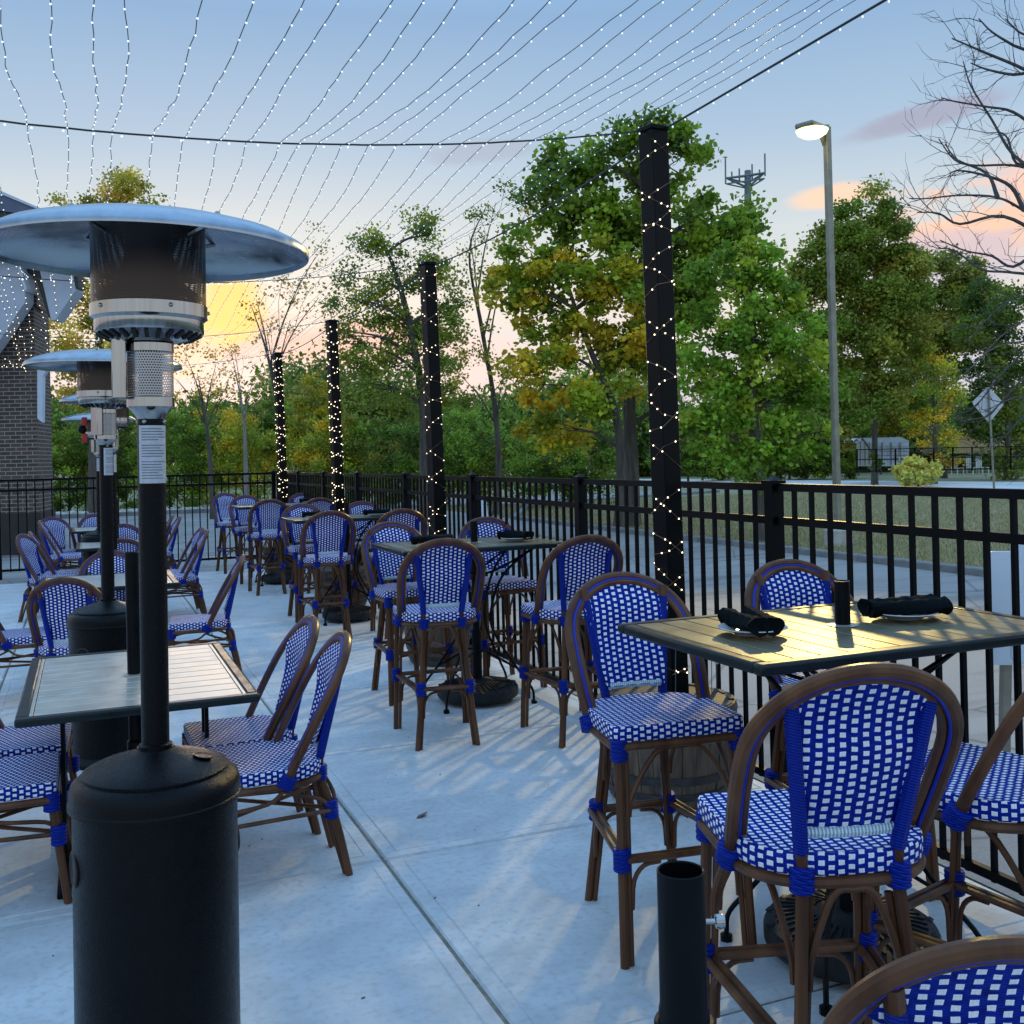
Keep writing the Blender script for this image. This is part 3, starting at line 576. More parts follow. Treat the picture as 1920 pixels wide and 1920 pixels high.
# bare tree at the right border
def bare_tree():
    d = 12.5; base = P(2060, 1060, d); base.z = -.07
    root = empty('bare_tree', base); tag(root, 'leafless tree reaching in with long bare twigs at the right border', 'tree')
    t = MB(); b = MB()
    tk = [Vector((0, 0, 0))] + [P(x, y, d) - base for x, y in ((2055, 900), (2040, 700), (2020, 500), (2000, 300))]
    t.tube(catmull(tk, 4), [.17 - .006 * i for i in range(17)], 10)
    limbs = [[(2020, 500), (1970, 430), (1920, 395), (1870, 370), (1800, 366), (1740, 372), (1705, 372)],
             [(2010, 420), (1960, 330), (1900, 310), (1830, 310), (1790, 300), (1760, 260)],
             [(1960, 330), (1900, 290), (1860, 225), (1820, 160), (1806, 115)],
             [(2000, 320), (1950, 250), (1900, 210), (1850, 200), (1790, 190), (1765, 183)],
             [(2000, 300), (1960, 160), (1920, 130), (1850, 100), (1815, 85), (1785, 72)],
             [(1990, 260), (1960, 120), (1900, 85), (1860, 60), (1835, 35)],
             [(1990, 250), (1950, 90), (1910, 60), (1885, 35)], [(1985, 240), (1960, 140), (1900, 140), (1850, 130), (1820, 118)],
             [(2020, 520), (1960, 470), (1900, 500), (1860, 480), (1810, 470), (1762, 450)],
             [(2020, 520), (1960, 450), (1880, 405), (1800, 420), (1760, 400), (1720, 398)],
             [(1920, 395), (1895, 350), (1850, 330), (1800, 320), (1780, 325)], [(2020, 560), (1950, 520), (1890, 510), (1840, 505), (1790, 470), (1755, 465)],
             [(1870, 370), (1850, 325), (1795, 300), (1772, 270)], [(2000, 300), (1950, 310), (1905, 305), (1890, 260), (1870, 245)]]
    low = [[(2030, 620), (1960, 590), (1890, 620), (1830, 680), (1790, 720)], [(2030, 640), (1950, 640), (1880, 700), (1830, 760), (1790, 780)],
           [(2035, 660), (1960, 670), (1890, 740), (1850, 780), (1800, 790)], [(2035, 700), (1970, 720), (1920, 780), (1870, 830), (1830, 850)],
           [(2035, 680), (1980, 650), (1920, 640), (1860, 655), (1820, 690)], [(2030, 600), (1960, 560), (1900, 560), (1850, 600), (1815, 640)],
           [(2040, 720), (1990, 740), (1930, 740), (1890, 750), (1850, 770)], [(2040, 740), (1990, 790), (1940, 830), (1900, 860)]]
    def spread(p, dirv, ln, r, lev):
        pts = [p]; dv = dirv.normalized(); q = p
        for k in range(4):
            dv = (dv + Vector(NR.uniform(-.28, .28, 3)) + Vector((0, 0, .05))).normalized(); q = q + dv * ln / 4; pts.append(q)
            if lev > 0 and NR.rand() < .75:
                s = Vector(NR.uniform(-1, 1, 3)); s -= dv * s.dot(dv); spread(q, dv + s.normalized() * .9, ln * NR.uniform(.4, .65), r * .6, lev - 1)
        b.tube(pts, [r * (1 - .18 * k) for k in range(5)], 4, cap=False)
    for grp, mat, r0 in ((limbs, 0, .030), (low, 1, .016)):
        for lm in grp:
            off = NR.uniform(-.7, .7)
            pts = [P(x, y, d + off * (i / (len(lm) - 1))) - base for i, (x, y) in enumerate(lm)]
            c = catmull(pts, 4); r0_ = r0 * NR.uniform(.8, 1.1)
            b.tube(c, [r0_ * (1 - .86 * (i / (len(c) - 1)) ** .7) + .003 for i in range(len(c))], 5)
            for i in range(5, len(c) - 1, 2):
                dv = (c[i + 1] - c[i]).normalized(); s = Vector(NR.uniform(-1, 1, 3)); s -= dv * s.dot(dv)
                spread(c[i], dv + s.normalized() * .85, NR.uniform(.25, .65), .006, 1)
    t.build('trunk', 'twig', root); b.build('crown', 'twig', root)
bare_tree()
# ------------------------------------------------------------------ far things
# building with brick pier
bl = empty('brick_building', (-2.5, 20.6, -.07)); tag(bl, 'dark brick building corner with grey blue gable panels at the left border', 'building')
o0 = Vector(bl.location)
def wallface(mb, a, b, z0, z1):   # vertical quad with uv in metres
    a, b = Vector(a), Vector(b); L_ = (b - a).length; i = len(mb.v)
    mb.v += [(a.x, a.y, z0), (b.x, b.y, z0), (b.x, b.y, z1), (a.x, a.y, z1)]
    mb.face((i, i + 1, i + 2, i + 3), [(0, z0), (L_, z0), (L_, z1), (0, z1)])
D1 = 20.3
def Lc(px, py, d=D1): return P(px, py, d) - o0
zt = Lc(50, 575).z; zb = 0.0
fa = Lc(-330, 900); fb = Lc(71, 900); bk = Lc(99, 900, 21.6); bk2 = Lc(-330, 900, 24)
for lo, hi, mt in ((.0, .82, 'stone'), (.82, zt + .05, 'brick')):
    mb = MB()
    o_ = .04 if mt == 'stone' else 0
    A_, B_, C_, D_ = fa + Vector((0, -o_, 0)), fb + Vector((o_, -o_, 0)), bk + Vector((o_, 0, 0)), bk2
    wallface(mb, A_, B_, lo, hi); wallface(mb, B_, C_, lo, hi); wallface(mb, C_, D_, lo, hi); wallface(mb, D_, A_, lo, hi)
    i = len(mb.v); mb.v += [(*A_.xy, hi), (*B_.xy, hi), (*C_.xy, hi), (*D_.xy, hi)]; mb.face((i, i + 1, i + 2, i + 3), [(0, 0)] * 4)
    mb.build('plinth' if mt == 'stone' else 'wall', mt, bl, smooth=False)
mb = MB()
a, b_, c_ = Lc(51, 640), Lc(71, 640), Lc(62, 640, 21.6)
for (p, q) in ((a, b_), (b_, Lc(88, 640, 21.2)), (Lc(88, 640, 21.2), a)): wallface(mb, p, q, zt, Lc(55, 505).z)
mb.build('chimney', 'brick', bl, smooth=False)
def panel(name, poly, mat, d, th, push=0):
    mb = MB(); mb.prism([Lc(x, y, d) for x, y in poly][::-1], FW * th); return mb.build(name, mat, bl, smooth=False)
panel('gable_panel', [(-200, 470), (25, 478), (47, 545), (47, 566), (0, 637), (-60, 720), (-200, 760)], 'stucco', D1 - .5, .35)
panel('gable_trim', [(25, 478), (34, 482), (49, 540), (47.3, 546)], 'trimw', D1 - .55, .45)
panel('gable_panel', [(70, 486), (131, 492), (141, 545), (104, 600), (96, 600)], 'stucco', D1 - .4, .4)
panel('gable_trim', [(36, 484), (72, 488), (98, 601), (90, 594), (64, 512), (46, 510)], 'darkt', D1 - .3, .3)
panel('gable_trim', [(-200, 440), (131, 470), (133, 492), (-200, 474)], 'trimw', D1 - .8, .3)
panel('downspout', [(131, 492), (144, 498), (147, 540), (140, 541)], 'darkt', D1 - .35, .3)
panel('roof', [(-300, 250), (0, 362), (96, 402), (96, 409), (0, 395), (-300, 345)], 'roofm', D1 - 1.2, 2.0)
panel('roof_edge', [(-300, 240), (0, 357), (96, 399), (96, 402.5), (0, 363), (-300, 251)], 'trimw', D1 - 1.25, 2.1)
panel('soffit', [(-300, 347), (0, 397), (60, 405), (60, 412), (0, 408), (-300, 362)], 'darkt', D1 - 1.15, 1.9)
panel('wall_light', [(70, 676), (74, 674), (88, 693), (80, 706), (79, 792), (70, 784)], 'trimw', D1 - .1, .12)
# shed, house, garden fence
sh = empty('garden_shed', P(1655, 888, 50)); sh.location.z = -.075; tag(sh, 'cream panelled shed with low gable roof beyond the road', 'shed')
so_ = Vector(sh.location)
def Ls(px, py, d=50): return P(px, py, d) - so_
mb = MB(); mb.prism([Ls(1606, 874), Ls(1606, 828), Ls(1620, 823), Ls(1637, 829), Ls(1637, 874)], FW * 2.2 + RT * 1.2); mb.build('end_wall', 'siding', sh, smooth=False)
mb = MB(); mb.prism([Ls(1637.3, 874, 49.95), Ls(1637.3, 829, 49.95), Ls(1704, 828, 49.95), Ls(1704, 874, 49.95)], FW * 2.2); mb.build('wall', 'signw', sh, smooth=False)
mb = MB(); mb.prism([Ls(1604, 829, 49.8), Ls(1620, 821, 49.8), Ls(1690, 819.5, 49.8), Ls(1706, 827.5, 49.8), Ls(1637, 830, 49.8)], FW * 2.4); mb.build('roof', 'trimw', sh, smooth=False)
for x in (1613, 1622, 1630, 1654, 1671, 1688):
    mb = MB(); mb.bar(Ls(x, 872, 49.9), Ls(x, 830, 49.9), .04, .04); mb.build('batten', 'kerb', sh, smooth=False)
for y in (838, 846, 854, 862):
    mb = MB(); mb.bar(Ls(1638, y, 49.9), Ls(1703, y, 49.9), .03, .03); mb.build('batten', 'kerb', sh, smooth=False)
hs = empty('house', P(1850, 880, 64)); hs.location.z = -.075; tag(hs, 'ochre house glimpsed between trees left of the diamond sign', 'house'); ho = Vector(hs.location)
mb = MB(); mb.prism([P(1790, 850, 64) - ho, P(1790, 812, 64) - ho, P(1930, 808, 64) - ho, P(1930, 850, 64) - ho], FW * 5); mb.build('wall', 'housey', hs, smooth=False)
mb = MB(); mb.prism([P(1782, 812, 63.6) - ho, P(1800, 792, 63.6) - ho, P(1925, 785, 63.6) - ho, P(1940, 807, 63.6) - ho], FW * 5.6); mb.build('roof', 'darkt', hs, smooth=False)
gf = empty('garden_fence', P(1760, 890, 46)); gf.location.z = -.075; tag(gf, 'low black wire fence in front of the shed and house', 'fence'); go = Vector(gf.location)
for k in range(10):
    mb = MB(); x = 1607 + k * 36; mb.tube([P(x, 887 - (x - 1600) * .02, 46) - go, P(x, 842 - (x - 1600) * .02, 46) - go], .04, 6); mb.build('post', 'fence', gf)
mb = MB()
for y in (843, 862, 884): mb.tube([P(1607, y, 46) - go, P(1931, y - 6.5, 46) - go], .02, 4)
for k in range(110): x = 1608 + k * 2.95; mb.tube([P(x, 884 - (x - 1600) * .02, 46) - go, P(x, 843 - (x - 1600) * .02, 46) - go], .007, 3, cap=False)
mb.build('rail_panel', 'fence', gf)
for k, (x, lb) in enumerate(((1795, 'white garden chair behind the wire fence, left one'), (1824, 'white garden chair behind the wire fence, middle one'), (1842, 'white garden chair behind the wire fence, right one nearest the sign pole'))):
    c = empty('garden_chair', P(x, 880, 60)); c.location.z = -.075; tag(c, lb, 'chair', 'white garden chairs')
    mb = MB(); mb.box((0, 0, .42), (.5, .5, .05)); mb.build('seat', 'siding', c)
    mb = MB()
    for q in range(5): mb.box((-.2 + q * .1, .26, .75), (.07, .03, .62))
    mb.build('backrest', 'siding', c)
    for sx in (-.22, .22):
        for sy in (-.22, .22): mb = MB(); mb.box((sx, sy, .2), (.05, .05, .4)); mb.build('leg', 'siding', c)
# diamond sign
sg = empty('road_sign', P(1862, 917, 38)); sg.location.z = -.07; tag(sg, 'diamond road sign seen from its bare metal back', 'sign'); s0 = Vector(sg.location)
mb = MB(); pts = []
for cx, cy in ((1853, 724), (1883.5, 757), (1855, 793), (1822, 755)): pts.append((cx, cy))
q = []
for i in range(4):
    a, b = pts[i], pts[(i + 1) % 4]; q.append((a[0] + (b[0] - a[0]) * .08, a[1] + (b[1] - a[1]) * .08)); q.append((a[0] + (b[0] - a[0]) * .92, a[1] + (b[1] - a[1]) * .92))
mb.prism([P(x, y, 38) - s0 for x, y in q], FW * .02); mb.build('sign_panel', 'signback', sg, smooth=False)
mb = MB(); mb.bar((0, -.05, 0), P(1853.5, 728, 37.95) - s0, .07, .05); mb.build('post', 'pole', sg)
# street lamp
lp = empty('street_lamp', P(1572, 1016, 18)); lp.location.z = -.07; tag(lp, 'tall square pole street lamp with its head lit yellow', 'street lamp'); l0 = Vector(lp.location)
top = P(1550, 238, 18) - l0
mb = MB(); qm = top.to_track_quat('Z', 'Y').to_matrix(); mb.box(top / 2 + Vector((0, 0, .15)), (.105, .105, top.length - .3), Matrix.Rotation(.4, 3, 'Z') @ qm); mb.build('pole', 'pole', lp, bevel=.012)
mb = MB(); mb.lathe([(.24, 0), (.24, .28), (.21, .31), (.0, .31)], n=20); mb.build('footing', 'polec', lp)
mb = MB(); mb.box((0, 0, .33), (.26, .26, .05)); mb.build('base_plate', 'pole', lp, bevel=.01)
arm_d = (P(1500, 240, 17.4) - P(1550, 238, 18)).normalized()
mb = MB(); mb.bar(top + Vector((0, 0, -.02)), top + arm_d * .26 + Vector((0, 0, -.02)), .11, .10)
mb.prism([top + Vector((0, 0, -.06)) + arm_d * .04, top + arm_d * .22 + Vector((0, 0, -.06)), top + Vector((0, 0, -.32)) + arm_d * .05], arm_d.cross(UP) * .06); mb.build('arm', 'pole', lp)
hc = top + arm_d * .50 + Vector((0, 0, -.03)); xq = Matrix.Rotation(math.atan2(arm_d.y, arm_d.x), 3, 'Z')
mb = MB(); mb.box(hc + Vector((0, 0, .03)), (.56, .34, .09), xq); mb.build('lamp_head', 'pole', lp, bevel=.03)
mb = MB(); mb.lathe([(.0, -.13), (.15, -.115), (.24, -.06), (.27, .0), (.0, .0)], n=20, c=hc + Vector((0, 0, -.02))); mb.build('lens', 'lamp', lp)
ld = bpy.data.lights.new('lamp_light', 'SPOT'); ld.energy = 4200; ld.color = (1, .72, .24); ld.shadow_soft_size = .20; ld.spot_size = R(58); ld.spot_blend = .6
lo = bpy.data.objects.new('lamp_light', ld); COL.objects.link(lo); lo.parent = lp; lo.location = hc + Vector((0, 0, -.2)); lo.rotation_euler = (l0 + hc - Vector((2.0, 4.2, .6))).to_track_quat('Z', 'Y').to_euler()
# phone mast
mt = empty('phone_mast', P(1405, 900, 110)); mt.location.z = -.07; tag(mt, 'grey phone mast with antenna platform rising behind the maple', 'mast'); m0 = Vector(mt.location)
def Lm(px, py, dd=0): return P(px, py, 110 + dd) - m0
mb = MB(); mb.tube([Vector((0, 0, 0)), Lm(1402, 320)], [.7, .35], 10); mb.build('pole', 'tower', mt)
mb = MB()
tri = [Lm(1362, 334, -1.5), Lm(1433, 324, -1), Lm(1402, 343, 2.5)]
for i in range(3):
    mb.tube([tri[i], tri[(i + 1) % 3]], .10, 5); mb.tube([tri[i] + Vector((0, 0, -.6)), tri[(i + 1) % 3] + Vector((0, 0, -.6))], .08, 5)
    mb.tube([tri[i], Lm(1402, 352)], .12, 5); mb.tube([tri[i], Lm(1402, 330)], .12, 5)
mb.build('platform', 'tower', mt)
for x, y0, y1 in ((1360, 297, 345), (1386, 316, 342), (1410, 308, 340), (1434, 288, 330), (1424, 318, 340), (1372, 322, 344)):
    mb = MB(); mb.tube([Lm(x, y0), Lm(x + .5, y1)], .09, 5); mb.build('antenna', 'tower', mt)
# overhead utility lines right
for k, (a, b) in enumerate((((1600, 640, 60), (1960, 590, 55)), ((1600, 722, 60), (1960, 690, 55)))):
    p, q = P(*a), P(*b); mb = MB(); mb.tube([p, (p + q) / 2 - Vector((0, 0, .15)), q], .022, 4)
    o = mb.build('utility_wire', 'pole'); tag(o, ('upper' if k == 0 else 'lower') + ' of the two thin utility wires crossing the olive trees', 'wire')
# things outside the fence
af = empty('folding_sign', P(893, 992, 19.5)); af.location.z = -.07; tag(af, 'white folding board sign standing on the asphalt beyond the fence', 'sign'); a0 = Vector(af.location)
for nm, pl, dd in (('board', [(872, 992), (879, 934), (900, 938), (906, 992)], 0), ('board', [(884, 990), (893, 932), (912, 940), (917, 985)], .45)):
    mb = MB(); mb.prism([P(x, y, 19.5 + dd) - a0 for x, y in pl], FW * .03); mb.build(nm, 'signw', af, smooth=False)
def panelsign(label, px0, px1, y0, y1, d):
    p0 = P((px0 + px1) / 2, (y0 + y1) / 2, d); g_ = empty('sign_panel_on_stake', (p0.x, p0.y, -.07)); g_.name = 'parking_sign'; tag(g_, label, 'sign', 'bare sign backs outside the fence'); b0 = Vector(g_.location)
    c = [(px0, y0), (px1, y0), (px1, y1), (px0, y1)]; q = []
    for i in range(4):
        p, a, b = c[i], c[i - 1], c[(i + 1) % 4]; r = 9
        for k in range(4):
            t = k / 3 * math.pi / 2; va = Vector((a[0] - p[0], a[1] - p[1])).normalized(); vb = Vector((b[0] - p[0], b[1] - p[1])).normalized()
            w = Vector(p) + (va + vb) * r - va * r * math.sin(t) - vb * r * math.cos(t); 
            q.append(Vector(p) + (va + vb) * r - (vb * r * math.cos(t) + va * r * math.sin(t)))
    mb = MB(); mb.prism([P(x, y, d) - b0 for x, y in q], FW * .02); mb.build('sign_panel', 'signw', g_)
    mb = MB(); mb.bar((0, .05, 0), P((px0 + px1) / 2, y0 + 20, d + .05) - b0, .04, .04); mb.build('post', 'pole', g_)
panelsign('pale blank sign back just outside the fence, the lower left of a pair', 1853, 1925, 1034, 1247, 4.9)
panelsign('pale blank sign back just outside the fence, the taller at the right border', 1898, 1990, 1008, 1240, 4.6)
# ------------------------------------------------------------------ fence
FX = 2.88; FY = 17.0
def fence_run(name, label, pts, axis):
    root = empty(name, (*pts[0], -.02)); tag(root, label, 'fence'); o = Vector(root.location)
    for p in pts:
        mb = MB(); c = Vector((*p, 0)) - o; mb.box(c + Vector((0, 0, .71)), (.062, .062, 1.48)); mb.box(c + Vector((0, 0, 1.463)), (.078, .078, .026)); mb.lathe([(.045, 0), (.0, .022)], n=4, c=c + Vector((0, 0, 1.476)), m=Matrix.Rotation(R(45), 3, 'Z')); mb.build('post', 'fence', root, bevel=.003)
    for p, q in zip(pts[:-1], pts[1:]):
        mb = MB(); a, b = Vector((*p, 0)) - o, Vector((*q, 0)) - o; d = (b - a); L_ = d.length; d.normalize(); a = a + d * .031; b = b - d * .031
        for z in (1.425, 1.275, .10):
            mb.bar(a + Vector((0, 0, z + .02)), b + Vector((0, 0, z + .02)), .026, .034)
        n = int(round(L_ / .118))
        for k in range(1, n):
            c = a + (b - a) * (k / n); mb.box(c + Vector((0, 0, .7725)), (.0175, .0175, 1.35))
        mb.build('picket_panel', 'fence', root, smooth=False)
    return root
fence_run('metal_fence', 'black picket fence with flat capped posts along the right side of the patio', [(FX, y) for y in (-1.9, .05, 1.98, 3.91, 5.9, 7.86, 9.76, 11.68, 13.5, 15.25, FY)], 1)
fence_run('metal_fence', 'black picket fence across the far end of the patio', [(x, FY) for x in (-5.0, -3.1, -1.2, .83, 2.80)], 0)
# ------------------------------------------------------------------ light posts in barrels
PY = [4.35, 7.9, 11.4, 14.9]; PX = 2.6; PTOP = 3.15
post_names = ['nearest and tallest black light post wrapped in fairy lights', 'second black light post, behind the middle bar table', 'third black light post, left of the locust tree', 'fourth and farthest black light post near the fence corner']
barrel_names = ['nearest half barrel planter with white pebbles and globe lights', 'half barrel planter behind the second bar table', 'half barrel planter behind the third bar table', 'half barrel planter behind the farthest bar table']
def barrel(i, x, y):
    rt = empty('barrel_planter', (x, y, 0)); rt.scale = (1.06, 1.06, 1.06) if i == 0 else (1, 1, 1); tag(rt, barrel_names[i], 'planter', 'half barrel planters under the light posts')
    prof = [(.245, .0), (.262, .02), (.285, .14), (.305, .28), (.312, .40), (.30, .43), (.275, .43), (.272, .36)]
    mb = MB(); n = 30
    for k in range(n):   # separate staves in one mesh: staves are the barrel's own pattern
        a0, a1 = 2 * math.pi * k / n + .004, 2 * math.pi * (k + 1) / n - .004; b = len(mb.v); dr = random.uniform(-.003, .003); dz = random.uniform(-.006, .004)
        for r_, z_ in prof:
            for a in (a0, a1): mb.v.append(((r_ + dr) * math.cos(a), (r_ + dr) * math.sin(a), z_ + (dz if z_ > .3 else 0)))
        for j in range(len(prof) - 1): mb.face((b + 2 * j, b + 2 * j + 1, b + 2 * j + 3, b + 2 * j + 2))
    mb.build('staves', 'stave', rt)
    for z, w in ((.045, .03), (.115, .035), (.315, .036), (.395, .03)):
        rr = np.interp(z, [0, .02, .14, .28, .40, .43], [.245, .262, .285, .305, .312, .30]); r2 = np.interp(z + w, [0, .02, .14, .28, .40, .43], [.245, .262, .285, .305, .312, .30])
        mb = MB(); mb.lathe([(rr - .01, z), (rr + .006, z), (r2 + .006, z + w), (r2 - .01, z + w)], n=40); mb.build('hoop', 'hoop', rt)
    mb = MB(); mb.lathe([(.0, .33), (.15, .355), (.273, .345)], n=24); mb.build('soil', 'soil', rt)
    mb = MB()
    for k in range(70 if i == 0 else 25):
        a = random.uniform(0, 6.28); r_ = random.uniform(.1, .26); mb.ball((r_ * math.cos(a), r_ * math.sin(a), .365 + random.random() * .02), random.uniform(.014, .026), 6, 4, (1.4, 1, .7))
    o = mb.build('pebbles', 'pebble', rt)
LB = [(.0, 0), ]
for i, y in enumerate(PY):
    barrel(i, PX - (.08 if i == 0 else 0), y - (.05 if i == 0 else 0))
    o = empty('light_post', (PX, y, .35)); tag(o, post_names[i], 'post', 'black posts carrying the fairy lights')
    o.rotation_euler = (0, R(-1.0), R(10))
    h = PTOP - .35
    mb = MB(); mb.box((0, 0, h / 2), (.102, .102, h)); mb.build('post_shaft', 'fence', o, bevel=.004)
    mb = MB(); mb.box((0, 0, h + .012), (.112, .112, .024)); mb.build('cap', 'fence', o, bevel=.004)
    # wrapped lights
    wr = empty('fairy_lights', (PX, y, .35)); wr.rotation_euler = o.rotation_euler; tag(wr, ['copper wire fairy lights wound round the nearest light post', 'copper wire fairy lights wound round the second light post', 'copper wire fairy lights wound round the third light post', 'copper wire fairy lights wound round the farthest light post'][i], 'string lights', 'fairy lights wound round posts')
    wb = MB(); bb = MB(); e = .055
    cor = [(-e, -e), (e, -e), (e, e), (-e, e)]
    for sgn, ph in ((1, 0), (-1, 2)):
        z = h - .05; k = ph; pts = []
        while z > .15:
            c = cor[k % 4]; pts.append(Vector((c[0], c[1], z))); z -= random.uniform(.01, .085) * (1.0 if i < 2 else .8); k += sgn
        wb.tube(pts, .0013, 3)
        for p, q in zip(pts[:-1], pts[1:]):
            for t in ((.25, .8) if i < 2 else (.2, .7)):
                if random.random() < (.78 if i < 2 else .95): bb.ball(p.lerp(q, t + random.uniform(-.15, .15)) * Vector((1, 1, 1)).x, .0042 if i < 2 else .006, 5, 4)
    wb.build('wire', 'copper', wr); ob = bb.build('bulbs', 'bulb', wr); ob['kind'] = 'stuff'
for k, (dx, dy, z) in enumerate(((-.10, -.17, .70), (.02, -.16, .62), (.13, -.12, .78), (.2, -.05, .58))):
    g_ = empty('globe_light', (PX + dx, 4.35 + dy, .36)); tag(g_, ['white globe light on a wire stem leaning left in the nearest barrel', 'white globe light on the short wire stem in the nearest barrel', 'highest white globe light on a stem in the nearest barrel', 'rightmost white globe light on a stem in the nearest barrel'][k], 'garden light', 'globe lights in the nearest barrel')
    mb = MB(); mb.tube([(0, 0, 0), (.01, 0, z - .36)], .0022, 4); mb.build('stem', 'wire', g_)
    mb = MB(); mb.ball((.01, 0, z - .35), .010, 10, 7); mb.build('globe', 'globe', g_)
# ------------------------------------------------------------------ overhead strings
def bulbs(path, step, r, mb, hang=.006):
    acc = 0.0; nxt = random.uniform(0, step)
    for p, q in zip(path[:-1], path[1:]):
        l_ = (q - p).length
        while nxt < acc + l_:
            mb.ball(p.lerp(q, (nxt - acc) / l_) + Vector((0, 0, -hang)), r, 4, 3); nxt += step * random.uniform(.8, 1.2)
        acc += l_
def cable_z(x): # sag of the cross cable between its post and the building
    return 2.915 + .041 * (x - .1) ** 2
SX = [-.50, -.33, -.16, -.05, .04, .12, .27, .40, .51, .64, .75, .85, .95, 1.05, 1.17, 1.29, 1.42, 1.55, 1.68, 1.80, 1.93, 2.06, 2.19, 2.32, 2.44]
order = ['first', 'second', 'third', 'fourth', 'fifth', 'sixth', 'seventh', 'eighth', 'ninth', 'tenth', 'eleventh', 'twelfth', 'thirteenth', 'fourteenth', 'fifteenth', 'sixteenth', 'seventeenth', 'eighteenth', 'nineteenth', 'twentieth', 'twenty-first', 'twenty-second', 'twenty-third', 'twenty-fourth', 'twenty-fifth']
sup = [-2.65, .85] + PY + [17.2]
for i, x in enumerate(SX):
    path = []; jit = random.uniform(-.02, .02)
    for a, b in zip(sup[:-1], sup[1:]):
        if x < .08 and a > 7: break
        n = int((b - a) / .11)
        for k in range(n):
            t = k / n; sag = max(.12, min(1, (2.75 - x) / 1.6)) * (.12 + .05 * random.Random(i * 31 + int(a * 7)).random()) * 4 * t * (1 - t)
            w = .0035 if x > .3 else .007
            path.append(Vector((x + jit + random.uniform(-w, w) + .012 * math.sin(a + k * .35 + i), a + (b - a) * t, cable_z(x) - sag + random.uniform(-.0035, .0035))))
    rt = empty('string_lights', (x, 4.35, cable_z(x))); o_ = Vector(rt.location)
    tag(rt, order[i] + ' fairy light strand from the left in the overhead canopy', 'string lights', 'fairy light strands over the patio')
    path = [p - o_ for p in path]; mb = MB(); mb.tube(path, .0017, 3, cap=False); mb.build('wire', 'wire', rt)
    mb = MB(); bulbs([p for p in path], .115, .0033, mb); ob = mb.build('bulbs', 'bulbsky', rt); ob['kind'] = 'stuff'
for i, y in enumerate(PY):
    path = [Vector((PX - 4.4 * t, y + random.uniform(-.004, .004), cable_z(PX - 4.4 * t) + .004)) for t in [k / 60 for k in range(61)]]
    rt = empty('string_lights', (PX, y, PTOP - .03)); o_ = Vector(rt.location); tag(rt, 'black cross cable with fairy lights running left from the ' + ('nearest', 'second', 'third', 'farthest')[i] + ' light post', 'string lights', 'cross cables over the patio')
    path = [p - o_ for p in path]; mb = MB(); mb.tube(path, .0042 if i == 0 else .0035, 5); mb.build('cable', 'cable', rt)
    mb = MB(); bulbs(path, .10, .005, mb, .012); ob = mb.build('bulbs', 'bulb' if i else 'bulbsky', rt); ob['kind'] = 'stuff'
path = []
for a, b in zip([-2.65, .85] + PY[:-1], [.85] + PY):
    n = 24
    for k in range(n + 1): t = k / n; path.append(Vector((PX, a + (b - a) * t, PTOP - .0 - .0 * 4 * t * (1 - t) + (.012 if a < 4 else -.05 * 4 * t * (1 - t)))))
rt = empty('string_lights', (PX, 4.35, PTOP - .03)); o_ = Vector(rt.location); tag(rt, 'thick black cable with fairy lights linking the tops of the light posts', 'string lights')
path = [p - o_ for p in path]; mb = MB(); mb.tube(path, .0050, 6); mb.build('cable', 'cable', rt); mb = MB(); bulbs(path, .11, .005, mb, .012); ob = mb.build('bulbs', 'bulbsky', rt); ob['kind'] = 'stuff'
# fairy lights on the building
dr = [('leftmost drop of fairy lights on the brick building', [(-20, 480), (20, 620), (35, 680), (0, 668)]),
      ('second drop of fairy lights on the brick building', [(0, 520), (22, 590), (30, 640), (45, 690), (52, 700)]),
      ('third drop of fairy lights ending in a hook on the brick pier', [(12, 490), (35, 600), (48, 660), (45, 690), (52, 680)]),
      ('fourth drop of fairy lights on the brick pier', [(28, 490), (48, 560), (58, 620), (60, 670), (72, 680)]),
      ('drop of fairy lights on the pier corner', [(60, 495), (75, 570), (85, 610), (90, 680)]),
      ('drop of fairy lights on the right gable panel', [(98, 500), (104, 560), (108, 600), (116, 622)]),
      ('drop of fairy lights on the panel edge', [(128, 500), (133, 545), (134, 600), (138, 625)]),
      ('drop of fairy lights against the tree beside the building', [(152, 505), (157, 560), (158, 620)]),
      ('swag of fairy lights along the gable top', [(-20, 478), (10, 494), (25, 487), (60, 500), (90, 497), (130, 500), (160, 500)]),
      ('swag of fairy lights across the brick pier', [(-10, 614), (10, 620), (50, 617), (92, 620)]),
      ('lowest swag of fairy lights hanging in loops on the brick pier', [(-10, 672), (8, 690), (20, 680), (30, 688), (42, 683), (48, 692), (55, 680), (68, 684), (88, 683)])]
for lb, pl in dr:
    d = 19.0; pts = catmull([P(x, y, d) for x, y in pl], 8); rt = empty('string_lights', pts[0]); tag(rt, lb, 'string lights', 'fairy lights draped on the building'); o_ = Vector(pts[0])
    path = [p - o_ + Vector(NR.uniform(-.01, .01, 3)) for p in pts]; mb = MB(); mb.tube(path, .0025, 3); mb.build('wire', 'copper', rt)
    mb = MB(); bulbs(path, .12, .0075, mb); mb.build('bulbs', 'bulb', rt)['kind'] = 'stuff'
